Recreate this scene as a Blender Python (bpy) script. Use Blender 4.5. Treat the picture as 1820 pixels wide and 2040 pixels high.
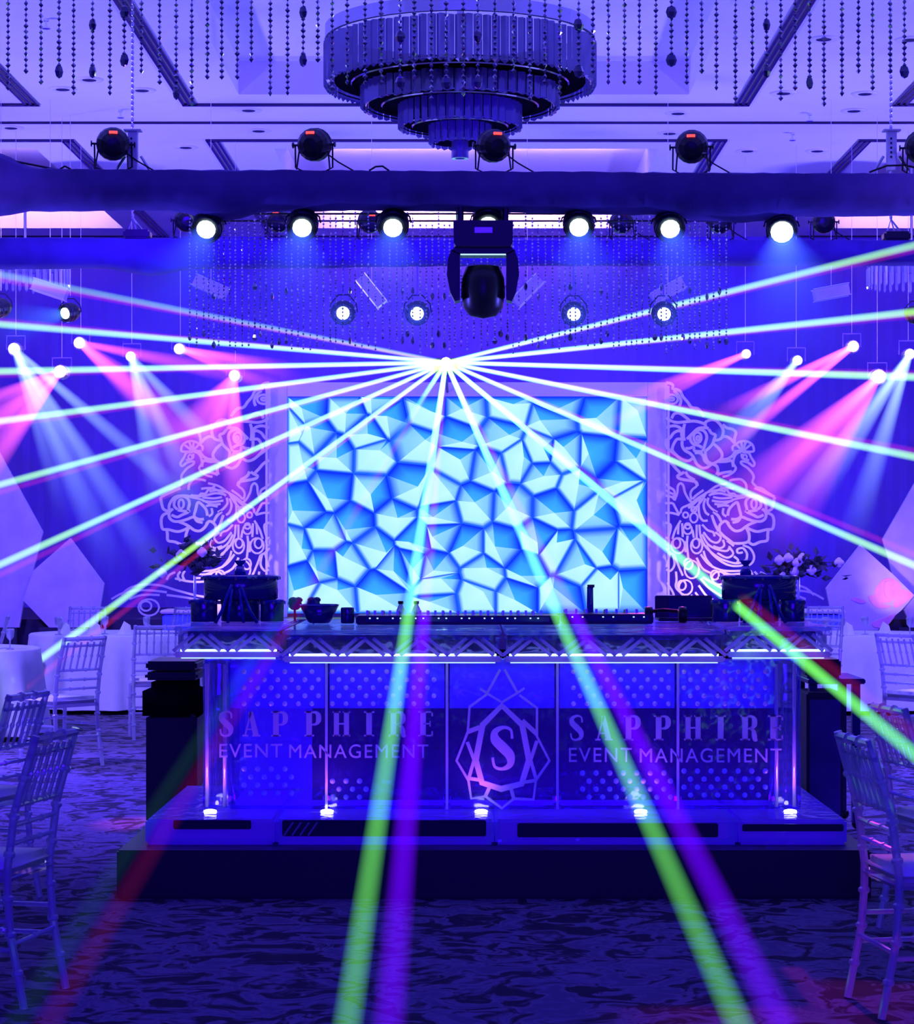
import bpy, bmesh, math, random
from mathutils import Vector, Matrix, Euler
random.seed(7)
for o in list(bpy.data.objects): bpy.data.objects.remove(o)
SC = bpy.context.scene
COL = SC.collection
# ------------------------------------------------------------------ camera
F = 4600.0; VX, VY, EYE = 940.0, 1085.0, 1.6
cam = bpy.data.cameras.new('camera'); co = bpy.data.objects.new('camera', cam); COL.objects.link(co)
cam.sensor_fit = 'HORIZONTAL'; cam.sensor_width = 36.0; cam.lens = F / 1820 * 36
cam.shift_x = -(VX - 910) / 1820; cam.shift_y = (VY - 1020) / 1820
cam.clip_start = 0.05; cam.clip_end = 200
co.location = (0, 0, EYE); co.rotation_euler = (math.pi / 2, 0, 0); SC.camera = co
def P(px, py, D):                       # a point of the place: seen at px, py and standing D metres away
    return Vector(((px - VX) * D / F, D, EYE + (VY - py) * D / F))
def floor_at(px, py):
    D = EYE * F / (py - VY); return Vector(((px - VX) * D / F, D, 0))
# ------------------------------------------------------------------ world, lights, exposure
w = bpy.data.worlds.new('world'); SC.world = w; w.use_nodes = True
w.node_tree.nodes['Background'].inputs[0].default_value = (0.02, 0.01, 0.2, 1)
w.node_tree.nodes['Background'].inputs[1].default_value = 0.1
VS = SC.view_settings
SC.display_settings.display_device = 'sRGB'
VS.view_transform = 'Standard'; VS.look = 'None'; VS.exposure = 0.0; VS.gamma = 1.0; VS.use_curve_mapping = False
def aim(o, target):
    o.rotation_euler = (Vector(target) - o.location).to_track_quat('-Z', 'Y').to_euler()
def area(name, loc, target, size, power, color, spread=180, sy=None, parent=None):
    l = bpy.data.lights.new(name, 'AREA'); l.energy = power; l.color = color; l.size = size
    if sy: l.shape = 'RECTANGLE'; l.size_y = sy
    l.spread = math.radians(spread)
    o = bpy.data.objects.new(name, l); COL.objects.link(o); o.location = loc; aim(o, target); return o
def spot(name, loc, target, power, color, angle=60, blend=0.6, radius=0.15):
    l = bpy.data.lights.new(name, 'SPOT'); l.energy = power; l.color = color
    l.spot_size = math.radians(angle); l.spot_blend = blend; l.shadow_soft_size = radius
    o = bpy.data.objects.new(name, l); COL.objects.link(o); o.location = loc; aim(o, target); return o
VIOLET = (0.115, 0.098, 1.0); DEEP = (0.035, 0.0, 1.0); WASH = (0.055, 0.016, 1.0)
# uplighters along both side walls wash the ceiling
for s in (-1, 1):
    for y in (18.5, 25.5, 32):
        spot('uplight', (s * 9.2, y, 1.2), (s * 1.0, y - 1.5, 8.2), 5400, VIOLET, 85, 0.9, 0.3)
# wash lights on both trusses colour the rear wall and the stage
for x in (-6.5, -2.2, 2.2, 6.5):
    spot('wall_wash', (x, 23.2, 4.1), (x * 1.05, 40, 2.9), 3200, WASH, 75, 0.8, 0.2)
for x in (-2.8, -1.2, 0.2, 1.7):
    spot('truss_wash', (x, 17.75, 4.66), (x * 1.5, 23, 4.35), 1800, DEEP, 60, 0.8, 0.1)
# added unseen fill light from behind the photographer
area('added_hall_fill', (0, -2.5, 6.3), (0, 12, 0.8), 7, 1150, DEEP, 150)
# added unseen fill spots for the tables, chairs and carpet
spot('added_table_fill', (-7.0, 18, 6.3), (-2.8, 15.2, 0.0), 8500, (0.12, 0.07, 1.0), 46, 0.9, 0.2)
spot('added_table_fill', (7.0, 19, 6.3), (3.0, 15.6, 0.0), 8500, (0.12, 0.07, 1.0), 46, 0.9, 0.2)
spot('added_table_fill', (-6.5, 12, 6.5), (-3.6, 19, 0.5), 5500, (0.2, 0.14, 1.0), 46, 0.8, 0.2)
spot('added_table_fill', (6.5, 12, 6.5), (3.7, 20, 0.5), 5500, (0.2, 0.14, 1.0), 46, 0.8, 0.2)
for s in (-1, 1): spot('added_stage_fill', (s * 6.0, 26, 6.4), (s * 5.6, 33.5, 2.0), 1300, (0.2, 0.15, 1.0), 70, 0.8, 0.2)  # added fill spots that brighten the stage panels
# warm cove light inside the rear ceiling recesses
for x, wd in ((0, 4.6), (-7.6, 3.0), (7.6, 3.0)):
    area('cove_light', (x, 38.75, 7.05), (x, 39.3, 7.5), wd, (14 if x == 0 else 4.5) * wd, (1.0, 0.55, 0.6), 150, 0.08)
    area('cove_light', (x, 33.4, 7.05), (x, 33.9, 7.5), wd, (4 if x == 0 else 1.5) * wd, (1.0, 0.55, 0.6), 120, 0.08)
# added unseen spots imitating beam pools on the left table and the carpet
spot('added_table_spot', (-2.0, 13.5, 5.5), (-3.92, 18.5, 0.5), 700, (0.7, 0.85, 1.0), 6, 1.0, 0.05)
spot('added_floor_spot', (1.2, 17.4, 4.0), tuple(floor_at(1600, 1990)), 1500, (1.0, 0.03, 0.75), 9, 1.0, 0.05)
spot('added_floor_spot', (-1.6, 17.4, 4.0), tuple(floor_at(270, 1640)), 1500, (1.0, 0.12, 0.75), 6, 1.0, 0.05)
# ------------------------------------------------------------------ materials
def newmat(name):
    m = bpy.data.materials.new(name); m.use_nodes = True
    nt = m.node_tree; nt.nodes.clear(); out = nt.nodes.new('ShaderNodeOutputMaterial'); return m, nt, out
def pbr(name, col, rough=0.5, metal=0.0, spec=0.5, noise=0.0, nscale=20.0, bump=0.0):
    m, nt, out = newmat(name); b = nt.nodes.new('ShaderNodeBsdfPrincipled'); nt.links.new(b.outputs[0], out.inputs[0])
    b.inputs['Base Color'].default_value = (*col, 1); b.inputs['Roughness'].default_value = rough
    b.inputs['Metallic'].default_value = metal; b.inputs['Specular IOR Level'].default_value = spec
    if noise or bump:
        tc = nt.nodes.new('ShaderNodeTexCoord'); n = nt.nodes.new('ShaderNodeTexNoise'); n.inputs['Scale'].default_value = nscale
        n.inputs['Detail'].default_value = 4; nt.links.new(tc.outputs['Object'], n.inputs['Vector'])
        if noise:
            r = nt.nodes.new('ShaderNodeValToRGB'); r.color_ramp.elements[0].position = 0.3; r.color_ramp.elements[1].position = 0.7
            r.color_ramp.elements[0].color = (*[c * (1 - noise) for c in col], 1); r.color_ramp.elements[1].color = (*[min(1, c * (1 + noise)) for c in col], 1)
            nt.links.new(n.outputs['Fac'], r.inputs[0]); nt.links.new(r.outputs[0], b.inputs['Base Color'])
        if bump:
            bp = nt.nodes.new('ShaderNodeBump'); bp.inputs['Strength'].default_value = bump; bp.inputs['Distance'].default_value = 0.02
            nt.links.new(n.outputs['Fac'], bp.inputs['Height']); nt.links.new(bp.outputs[0], b.inputs['Normal'])
    return m
def emit(name, col, s=1.0):
    m, nt, out = newmat(name); e = nt.nodes.new('ShaderNodeEmission')
    e.inputs[0].default_value = (*col, 1); e.inputs[1].default_value = s; nt.links.new(e.outputs[0], out.inputs[0]); return m
def clear(name, tint, body, trans=0.5, gloss=0.25, rough=0.08, bump=0.0, bscale=14.0, gcol=(0.95, 0.95, 1)):
    """ice, acrylic, crystal: light passes straight through, part is scattered in the body, part mirrored by the surface"""
    m, nt, out = newmat(name); N = nt.nodes; L = nt.links
    t = N.new('ShaderNodeBsdfTransparent'); t.inputs[0].default_value = (*tint, 1)
    d = N.new('ShaderNodeBsdfDiffuse'); d.inputs[0].default_value = (*body, 1)
    tr = N.new('ShaderNodeBsdfTranslucent'); tr.inputs[0].default_value = (*body, 1)
    dm = N.new('ShaderNodeMixShader'); dm.inputs[0].default_value = 0.5; L.new(d.outputs[0], dm.inputs[1]); L.new(tr.outputs[0], dm.inputs[2])
    g = N.new('ShaderNodeBsdfGlossy'); g.inputs['Roughness'].default_value = rough; g.inputs[0].default_value = (*gcol, 1)
    m1 = N.new('ShaderNodeMixShader'); m1.inputs[0].default_value = 1 - trans; L.new(t.outputs[0], m1.inputs[1]); L.new(dm.outputs[0], m1.inputs[2])
    lw = N.new('ShaderNodeLayerWeight'); lw.inputs[0].default_value = 0.35
    mm = N.new('ShaderNodeMath'); mm.operation = 'MULTIPLY_ADD'; mm.inputs[1].default_value = 0.6; mm.inputs[2].default_value = gloss * 0.5
    L.new(lw.outputs['Fresnel'], mm.inputs[0]); mm.use_clamp = True
    m2 = N.new('ShaderNodeMixShader'); L.new(mm.outputs[0], m2.inputs[0]); L.new(m1.outputs[0], m2.inputs[1]); L.new(g.outputs[0], m2.inputs[2])
    if bump:
        tc = N.new('ShaderNodeTexCoord'); n = N.new('ShaderNodeTexNoise'); n.inputs['Scale'].default_value = bscale
        L.new(tc.outputs['Object'], n.inputs['Vector']); bp = N.new('ShaderNodeBump'); bp.inputs['Strength'].default_value = bump
        bp.inputs['Distance'].default_value = 0.03; L.new(n.outputs['Fac'], bp.inputs['Height']); L.new(bp.outputs[0], g.inputs['Normal'])
    L.new(m2.outputs[0], out.inputs[0]); return m
def beam_mat(name, col, s, r0, r1, length, base=0.0, power=2.0, fade=0.0):
    """light scattered by the haze inside a beam: thins out as the beam spreads"""
    m, nt, out = newmat(name); N = nt.nodes; L = nt.links
    tc = N.new('ShaderNodeTexCoord'); sx = N.new('ShaderNodeSeparateXYZ'); L.new(tc.outputs['Object'], sx.inputs[0])
    a = N.new('ShaderNodeMath'); a.operation = 'MULTIPLY_ADD'; a.inputs[1].default_value = (r1 - r0) / (length * r0); a.inputs[2].default_value = 1.0
    L.new(sx.outputs['Z'], a.inputs[0])
    p = N.new('ShaderNodeMath'); p.operation = 'POWER'; p.inputs[1].default_value = -power; L.new(a.outputs[0], p.inputs[0])
    q = N.new('ShaderNodeMath'); q.operation = 'MULTIPLY_ADD'; q.inputs[1].default_value = s; q.inputs[2].default_value = base; L.new(p.outputs[0], q.inputs[0])
    def mt(op, x, y, clamp=False):
        k = N.new('ShaderNodeMath'); k.operation = op; k.use_clamp = clamp
        for i, v in enumerate((x, y)):
            if isinstance(v, (int, float)): k.inputs[i].default_value = v
            else: L.new(v, k.inputs[i])
        return k.outputs[0]
    rr = mt('ADD', mt('MULTIPLY', sx.outputs['X'], sx.outputs['X']), mt('MULTIPLY', sx.outputs['Y'], sx.outputs['Y']))
    ra = mt('MULTIPLY', a.outputs[0], r0); soft = mt('SUBTRACT', 1.0, mt('DIVIDE', rr, mt('MULTIPLY', ra, ra)), True)   # denser along the axis
    val = mt('MULTIPLY', q.outputs[0], mt('MULTIPLY', soft, 1.6))
    if fade: val = mt('MULTIPLY', val, mt('POWER', mt('SUBTRACT', 1.0, mt('DIVIDE', sx.outputs['Z'], length), True), fade))
    e = N.new('ShaderNodeEmission'); e.inputs[0].default_value = (*col, 1); L.new(val, e.inputs[1]); L.new(e.outputs[0], out.inputs['Volume'])
    m.cycles.volume_step_rate = 3.0; m.cycles.volume_sampling = 'DISTANCE'
    return m
M = {}
M['white'] = pbr('white_paint', (0.8, 0.78, 0.82), 0.5)
M['ceiling'] = pbr('ceiling_plaster', (0.82, 0.8, 0.84), 0.7, noise=0.03, nscale=0.6)
M['wall'] = pbr('drape_wall', (0.24, 0.15, 0.6), 0.85, noise=0.1, nscale=0.4)
M['darkwall'] = pbr('hall_wall', (0.25, 0.22, 0.3), 0.8, noise=0.1, nscale=1.0)
M['trim'] = pbr('bronze_trim', (0.05, 0.035, 0.06), 0.22, 0.85)
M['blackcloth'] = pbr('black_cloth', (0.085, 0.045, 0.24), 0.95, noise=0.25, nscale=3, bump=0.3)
M['velvet'] = pbr('black_velvet', (0.006, 0.005, 0.008), 1.0, 0.0, 0.0)
M['blackpaint'] = pbr('black_paint', (0.015, 0.014, 0.018), 0.45)
M['blackmetal'] = pbr('black_metal', (0.02, 0.02, 0.025), 0.35, 0.4)
M['chrome'] = pbr('chrome', (0.8, 0.8, 0.85), 0.12, 1.0)
M['alu'] = pbr('aluminium', (0.6, 0.6, 0.65), 0.3, 0.9)
M['cloth'] = pbr('white_linen', (0.8, 0.78, 0.8), 0.85, noise=0.04, nscale=9, bump=0.1)
M['cushion'] = pbr('ivory_cushion', (0.85, 0.83, 0.82), 0.7, noise=0.03, nscale=14, bump=0.1)
M['leaf'] = pbr('dark_leaf', (0.03, 0.05, 0.04), 0.6, noise=0.3, nscale=15)
M['petal'] = pbr('pale_petal', (0.75, 0.72, 0.72), 0.6, noise=0.08, nscale=20)
M['rose'] = pbr('peach_print', (0.95, 0.38, 0.42), 0.7, noise=0.12, nscale=6)
M['panelprint'] = pbr('printed_panel', (0.62, 0.58, 0.68), 0.75, noise=0.16, nscale=2.2)
M['blueglass'] = pbr('blue_glass', (0.01, 0.01, 0.35), 0.08, 0.0, 0.8)
M['drum'] = pbr('dark_lacquer', (0.025, 0.015, 0.16), 0.12, 0.0, 0.8)
M['stageblue'] = pbr('blue_skirt', (0.12, 0.22, 0.85), 0.7)
M['ice'] = clear('clear_ice', (0.86, 0.84, 1.0), (0.42, 0.34, 1.0), 0.955, 0.14, 0.08, 0.35, 7, (0.6, 0.5, 1.0))
M['frost'] = clear('frosted_ice', (0.7, 0.66, 1.0), (0.55, 0.48, 1.0), 0.3, 0.16, 0.16, 0.4, 14, (0.6, 0.5, 1.0))
M['engrave'] = clear('engraved_ice', (0.9, 0.88, 1.0), (0.95, 0.75, 1.0), 0.06, 0.25, 0.15)
M['dark_ice'] = pbr('dark_ice_window', (0.01, 0.004, 0.05), 0.12, 0.0, 0.7)
M['glow_blue'] = emit('led_panel_blue', (0.055, 0.0, 1.0), 0.75)
M['puck'] = emit('led_puck', (0.75, 0.85, 1.0), 14.0)
M['rod_glow'] = emit('added_rod_glow', (0.35, 0.6, 1.0), 5.0)
M['acrylic'] = clear('clear_acrylic', (0.9, 0.88, 1.0), (0.75, 0.7, 0.95), 0.5, 0.35, 0.06)
M['crystal'] = clear('crystal_bead', (0.4, 0.38, 0.75), (0.12, 0.11, 0.3), 0.25, 1.0, 0.05)
M['glint'] = pbr('mirror_bead', (0.85, 0.85, 0.95), 0.3, 1.0)
M['prism'] = clear('crystal_prism', (0.5, 0.47, 0.8), (0.12, 0.1, 0.2), 0.4, 0.22, 0.12)
M['lens_white'] = emit('lamp_lens_cyan', (0.72, 1.0, 1.0), 5.0)
M['lens_pink'] = emit('lamp_lens_pink', (1.0, 0.6, 0.95), 4.0)
M['display'] = emit('red_display', (1.0, 0.05, 0.06), 2.5)
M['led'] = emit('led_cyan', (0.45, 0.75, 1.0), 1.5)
M['laserlens'] = emit('laser_lens', (1.0, 1.0, 0.95), 12.0)
def carpet():
    m, nt, out = newmat('patterned_carpet'); N = nt.nodes; L = nt.links
    b = N.new('ShaderNodeBsdfPrincipled'); b.inputs['Roughness'].default_value = 0.95; b.inputs['Specular IOR Level'].default_value = 0.1
    tc = N.new('ShaderNodeTexCoord'); n1 = N.new('ShaderNodeTexNoise'); n1.inputs['Scale'].default_value = 2.6; n1.inputs['Detail'].default_value = 2
    L.new(tc.outputs['Object'], n1.inputs['Vector'])
    mp = N.new('ShaderNodeVectorMath'); mp.operation = 'MULTIPLY_ADD'; mp.inputs[1].default_value = (0.55, 0.55, 0.55)
    L.new(n1.outputs['Color'], mp.inputs[0]); L.new(tc.outputs['Object'], mp.inputs[2])
    n2 = N.new('ShaderNodeTexNoise'); n2.inputs['Scale'].default_value = 6.0; n2.inputs['Detail'].default_value = 3.0; n2.inputs['Distortion'].default_value = 1.2
    L.new(mp.outputs[0], n2.inputs['Vector'])
    r = N.new('ShaderNodeValToRGB'); e = r.color_ramp.elements
    e[0].position = 0.43; e[0].color = (0.05, 0.04, 0.06, 1); e[1].position = 0.53; e[1].color = (0.22, 0.17, 0.3, 1)
    k = e.new(0.62); k.color = (0.15, 0.12, 0.22, 1)
    L.new(n2.outputs['Fac'], r.inputs[0]); L.new(r.outputs[0], b.inputs['Base Color']); L.new(b.outputs[0], out.inputs[0]); return m
M['carpet'] = carpet()
def screenmat():
    m, nt, out = newmat('screen_picture'); N = nt.nodes
    a = N.new('ShaderNodeAttribute'); a.attribute_name = 'picture'; e = N.new('ShaderNodeEmission'); e.inputs[1].default_value = 1.1
    nt.links.new(a.outputs['Color'], e.inputs[0]); nt.links.new(e.outputs[0], out.inputs[0]); return m
M['screen'] = screenmat()
# ------------------------------------------------------------------ mesh builder
class MB:
    def __init__(s): s.v = []; s.f = []
    def add(s, vs, fs, mx=None):
        o = len(s.v); s.v += [tuple(mx @ Vector(p)) if mx else tuple(p) for p in vs]; s.f += [tuple(i + o for i in f) for f in fs]; return s
    def box(s, c, d, mx=None, taper=1.0):
        x, y, z = d[0] / 2, d[1] / 2, d[2] / 2; c = Vector(c)
        vs = [c + Vector((sx * x * (taper if sz > 0 else 1), sy * y * (taper if sz > 0 else 1), sz * z)) for sz in (-1, 1) for sy in (-1, 1) for sx in (-1, 1)]
        return s.add(vs, [(0, 2, 3, 1), (4, 5, 7, 6), (0, 1, 5, 4), (2, 6, 7, 3), (0, 4, 6, 2), (1, 3, 7, 5)], mx)
    def bbox(s, c, d, b=0.01, mx=None):                   # box with chamfered edges
        bm = bmesh.new(); bmesh.ops.create_cube(bm, size=1.0)
        for v in bm.verts: v.co = Vector((v.co.x * d[0], v.co.y * d[1], v.co.z * d[2]))
        bmesh.ops.bevel(bm, geom=bm.edges[:], offset=b, segments=2, affect='EDGES')
        bm.verts.index_update(); c = Vector(c)
        s.add([c + v.co for v in bm.verts], [tuple(v.index for v in f.verts) for f in bm.faces], mx); bm.free(); return s
    def tube(s, pts, r, n=6, mx=None, cap=True):
        pts = [Vector(p) for p in pts]; rs = r if isinstance(r, (list, tuple)) else [r] * len(pts); vs = []; fs = []
        for i, p in enumerate(pts):
            t = (pts[min(i + 1, len(pts) - 1)] - pts[max(i - 1, 0)]).normalized()
            u = t.cross(Vector((0, 0, 1))) if abs(t.z) < 0.9 else t.cross(Vector((0, 1, 0))); u.normalize(); w_ = t.cross(u)
            for k in range(n):
                a = 2 * math.pi * k / n; vs.append(p + (u * math.cos(a) + w_ * math.sin(a)) * rs[i])
        for i in range(len(pts) - 1):
            for k in range(n): fs.append((i * n + k, i * n + (k + 1) % n, (i + 1) * n + (k + 1) % n, (i + 1) * n + k))
        if cap: fs += [tuple(range(n - 1, -1, -1)), tuple(range((len(pts) - 1) * n, len(pts) * n))]
        return s.add(vs, fs, mx)
    def lathe(s, prof, n=16, mx=None, ring=False):
        vs = []; fs = []
        for r, z in prof:
            for k in range(n): a = 2 * math.pi * k / n; vs.append((r * math.cos(a), r * math.sin(a), z))
        for i in range(len(prof) - 1):
            for k in range(n): fs.append((i * n + k, i * n + (k + 1) % n, (i + 1) * n + (k + 1) % n, (i + 1) * n + k))
        if ring: j = len(prof) - 1; fs += [(j * n + k, j * n + (k + 1) % n, (k + 1) % n, k) for k in range(n)]
        else: fs += [tuple(range(n - 1, -1, -1)), tuple(range((len(prof) - 1) * n, len(prof) * n))]
        return s.add(vs, fs, mx)
    def ball(s, c, r, n=8, m=6, sc=(1, 1, 1)):
        pr = [(max(1e-4, math.sin(math.pi * i / m)) * r, -math.cos(math.pi * i / m) * r) for i in range(m + 1)]
        return s.lathe(pr, n, Matrix.Translation(c) @ Matrix.Diagonal((*sc, 1)))
    def prism(s, poly, y0, y1, mx=None):                  # outline in x,z given depth from y0 to y1
        n = len(poly); vs = [(p[0], y0, p[1]) for p in poly] + [(p[0], y1, p[1]) for p in poly]
        fs = [tuple(range(n)), tuple(range(2 * n - 1, n - 1, -1))] + [(i, (i + 1) % n, n + (i + 1) % n, n + i) for i in range(n)]
        return s.add(vs, fs, mx)
    def ribbon(s, pts, w0, y0, y1, closed=False, taper=None):   # flat stroke in x,z with width and depth
        n = len(pts); L_, R_ = [], []
        for i, p in enumerate(pts):
            if closed: a, b = pts[i - 1], pts[(i + 1) % n]
            else: a, b = pts[max(i - 1, 0)], pts[min(i + 1, n - 1)]
            dx, dz = b[0] - a[0], b[1] - a[1]; l = math.hypot(dx, dz) or 1; nx, nz = -dz / l, dx / l
            h = (w0[i] if isinstance(w0, list) else w0) / 2
            if taper and not closed: h *= max(taper, min(1, min(i, n - 1 - i) / (n * 0.3)))
            L_.append((p[0] + nx * h, p[1] + nz * h)); R_.append((p[0] - nx * h, p[1] - nz * h))
        vs = [(a[0], y0, a[1]) for a in L_] + [(a[0], y0, a[1]) for a in R_] + [(a[0], y1, a[1]) for a in L_] + [(a[0], y1, a[1]) for a in R_]
        fs = []
        for i in range(n if closed else n - 1):
            j = (i + 1) % n
            fs += [(i, j, n + j, n + i), (2 * n + i, 3 * n + i, 3 * n + j, 2 * n + j), (i, 2 * n + i, 2 * n + j, j), (n + i, n + j, 3 * n + j, 3 * n + i)]
        if not closed: fs += [(0, n, 3 * n, 2 * n), (n - 1, 3 * n - 1, 4 * n - 1, 2 * n - 1)]
        return s.add(vs, fs)
    def mesh(s, name, mat, smooth=False):
        me = bpy.data.meshes.new(name); me.from_pydata(s.v, [], s.f)
        bm = bmesh.new(); bm.from_mesh(me); bmesh.ops.recalc_face_normals(bm, faces=bm.faces[:]); bm.to_mesh(me); bm.free()
        me.materials.append(mat)
        if smooth: me.polygons.foreach_set('use_smooth', [True] * len(me.polygons))
        return me
    def build(s, name, mat, parent=None, loc=(0, 0, 0), smooth=False, rot=None):
        return link(name, s.mesh(name, mat, smooth), parent, loc, rot)
def link(name, me, parent=None, loc=(0, 0, 0), rot=None):
    o = bpy.data.objects.new(name, me); COL.objects.link(o); o.location = loc
    if rot: o.rotation_euler = rot
    if parent: o.parent = parent
    return o
def tag(o, label, cat, group=None, kind=None):
    o['label'] = label
    if cat: o['category'] = cat
    if group: o['group'] = group
    if kind: o['kind'] = kind
    return o
def empty(name, loc, label, cat, group=None, rz=0):
    o = bpy.data.objects.new(name, None); COL.objects.link(o); o.location = loc; o.rotation_euler = (0, 0, rz); o.empty_display_size = 0.1
    return tag(o, label, cat, group)
def kids(o): return [c for c in bpy.data.objects if c.parent == o]
def copy_tree(o, loc, rz=0, label=None, group=None, parent=None):
    c = o.copy(); COL.objects.link(c); c.parent = parent
    if parent is None:
        c.location = loc; c.rotation_euler = (0, 0, rz)
        if label: c['label'] = label
        if group: c['group'] = group
    for ch in kids(o): copy_tree(ch, None, parent=c)
    return c
def struct(o, label, cat): return tag(o, label, cat, kind='structure')
def smooth_pts(pts, sub=4, closed=False):
    n = len(pts); out = []
    if n < 3 and not closed: return list(pts)
    rng = n if closed else n - 1
    for i in range(rng):
        p0 = pts[i - 1] if (i > 0 or closed) else pts[i]; p1 = pts[i]; p2 = pts[(i + 1) % n]
        p3 = pts[(i + 2) % n] if (closed or i + 2 < n) else p2
        for k in range(sub):
            t = k / sub; t2 = t * t; t3 = t2 * t
            out.append(tuple(0.5 * (2 * p1[d] + (p2[d] - p0[d]) * t + (2 * p0[d] - 5 * p1[d] + 4 * p2[d] - p3[d]) * t2 + (3 * p1[d] - p0[d] - 3 * p2[d] + p3[d]) * t3) for d in range(2)))
    if not closed: out.append(tuple(pts[-1]))
    return out
def beam(parent, p0, p1, r0, r1, col, s, base=0.0, power=2.0, name='beam', n=14, fade=0.0):
    """a cone of lit haze as a child of its lamp; p0, p1 in world space, parent unrotated"""
    p0 = Vector(p0); p1 = Vector(p1); ln = (p1 - p0).length; b = MB()
    b.lathe([(r0, 0), (r0 + (r1 - r0) * 0.5, ln * 0.5), (r1, ln)], n)
    o = b.build(name, beam_mat(name + '_light', col, s, r0, r1, ln, base, power, fade), parent, smooth=False)
    o.location = p0 - parent_world(parent); o.rotation_euler = (p1 - p0).to_track_quat('Z', 'Y').to_euler(); return o
def parent_world(o):
    v = Vector((0, 0, 0))
    while o: v += o.location; o = o.parent
    return v
# ================================================================== the room
WX, WY0, WY1, HZ = 10.0, -5.0, 40.5, 7.0
struct(MB().box((0, (WY0 + WY1) / 2, -0.05), (2 * WX, WY1 - WY0, 0.1)).build('floor', M['carpet']), 'dark patterned carpet of curling strokes over the whole hall', 'floor')
wb = MB()
for i in range(80):                                      # softly pleated drape across the rear wall
    x0 = -WX + 2 * WX * i / 80; x1 = -WX + 2 * WX * (i + 1) / 80; xm = (x0 + x1) / 2
    wb.add([(x0, WY1, 0), (xm, WY1 - 0.015, 0), (x1, WY1, 0), (x0, WY1, HZ), (xm, WY1 - 0.015, HZ), (x1, WY1, HZ)], [(0, 1, 4, 3), (1, 2, 5, 4)])
struct(wb.build('wall_back', M['wall']), 'pleated rear drape lit in blue and violet behind the stage', 'wall')
struct(MB().box((-WX - 0.1, (WY0 + WY1) / 2, HZ / 2), (0.2, WY1 - WY0, HZ)).build('wall_left', M['darkwall']), 'left side wall of the hall', 'wall')
struct(MB().box((WX + 0.1, (WY0 + WY1) / 2, HZ / 2), (0.2, WY1 - WY0, HZ)).build('wall_right', M['darkwall']), 'right side wall of the hall', 'wall')
struct(MB().box((0, WY0 - 0.1, HZ / 2), (2 * WX, 0.2, HZ)).build('wall_front', M['darkwall']), 'hall wall behind the photographer', 'wall')
REC = [(-2.8, 2.6, 14.5, 27.7), (-2.7, 2.55, 31.5, 39.4), (-9.4, -5.95, 31.5, 39.4), (5.85, 9.4, 31.5, 39.4)]
cb = MB(); RD = 0.4
xs = sorted({-WX, WX} | {r[0] for r in REC} | {r[1] for r in REC}); ys = sorted({WY0, WY1} | {r[2] for r in REC} | {r[3] for r in REC})
for i in range(len(xs) - 1):
    for j in range(len(ys) - 1):
        cx, cy = (xs[i] + xs[i + 1]) / 2, (ys[j] + ys[j + 1]) / 2
        hole = any(r[0] < cx < r[1] and r[2] < cy < r[3] for r in REC); z = HZ + (RD if hole else 0)
        cb.add([(xs[i], ys[j], z), (xs[i + 1], ys[j], z), (xs[i + 1], ys[j + 1], z), (xs[i], ys[j + 1], z)], [(0, 3, 2, 1)])
for (a, b, c, d) in REC:
    for (p, q) in (((a, c), (b, c)), ((b, c), (b, d)), ((b, d), (a, d)), ((a, d), (a, c))):
        cb.add([(p[0], p[1], HZ), (q[0], q[1], HZ), (q[0], q[1], HZ + RD), (p[0], p[1], HZ + RD)], [(0, 1, 2, 3)])
ceil = cb.build('ceiling', M['ceiling']); struct(ceil, 'pale ceiling with deep rectangular coffers washed in violet light', 'ceiling')
def strip(name, x0, x1, y0, y1):
    return MB().box(((x0 + x1) / 2, (y0 + y1) / 2, HZ - 0.008), (abs(x1 - x0), abs(y1 - y0), 0.03)).build(name, M['trim'], ceil)
for (gx0, gx1, gy0, gy1) in ((-3.55, 3.4, 12.0, 28.3), (-12.4, -5.3, 12.0, 28.3), (5.15, 12.2, 12.0, 28.3), (-3.55, 3.4, 30.8, 40.4), (-12.4, -5.3, 30.8, 40.4), (5.15, 12.2, 30.8, 40.4)):
    for e, sg in ((gx0, 1), (gx1, -1)):
        if abs(e) < WX:
            for k in range(3): strip('groove', e + sg * (0.02 + 0.07 * k) - 0.018, e + sg * (0.02 + 0.07 * k) + 0.018, gy0, gy1)
    a, b = max(gx0, -WX), min(gx1, WX)
    for e in (gy0, gy1): strip('groove', a, b, e - 0.05, e + 0.05)
strip('groove', -WX, WX, 29.47, 29.53)
dl = MB().lathe([(0.0, 0.01), (0.075, 0.01), (0.085, -0.012), (0.15, -0.018), (0.17, 0.0), (0.17, 0.01)], 20).mesh('downlight', M['white'], True)
dk = MB().lathe([(0.0, -0.012), (0.08, -0.014), (0.085, -0.002)], 16).mesh('lamp_well', M['blackmetal'])
for i, (px, py) in enumerate(((125, 177), (178, 158), (283, 179), (495, 219), (515, 260), (370, 293), (22, 254), (1560, 185), (1722, 186), (1350, 225), (1333, 265), (1488, 300), (1627, 300), (1640, 77), (1812, 78), (1700, 220))):
    D = (HZ - EYE) * F / (VY - py); p = P(px, py, D)
    o = link('ceiling_downlight', dl, ceil, (p.x, p.y, HZ)); link('lamp_well', dk, o)
sp = MB().lathe([(0.03, 0), (0.03, -0.02), (0.012, -0.03), (0.012, -0.08), (0.045, -0.085), (0.045, -0.1)], 8).mesh('sprinkler', M['chrome'])
for (px, py) in ((240, 219), (1612, 226), (1578, 265), (92, 38)):
    D = (HZ - EYE) * F / (VY - py); p = P(px, py, D); link('sprinkler', sp, ceil, (p.x, p.y, HZ))
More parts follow.
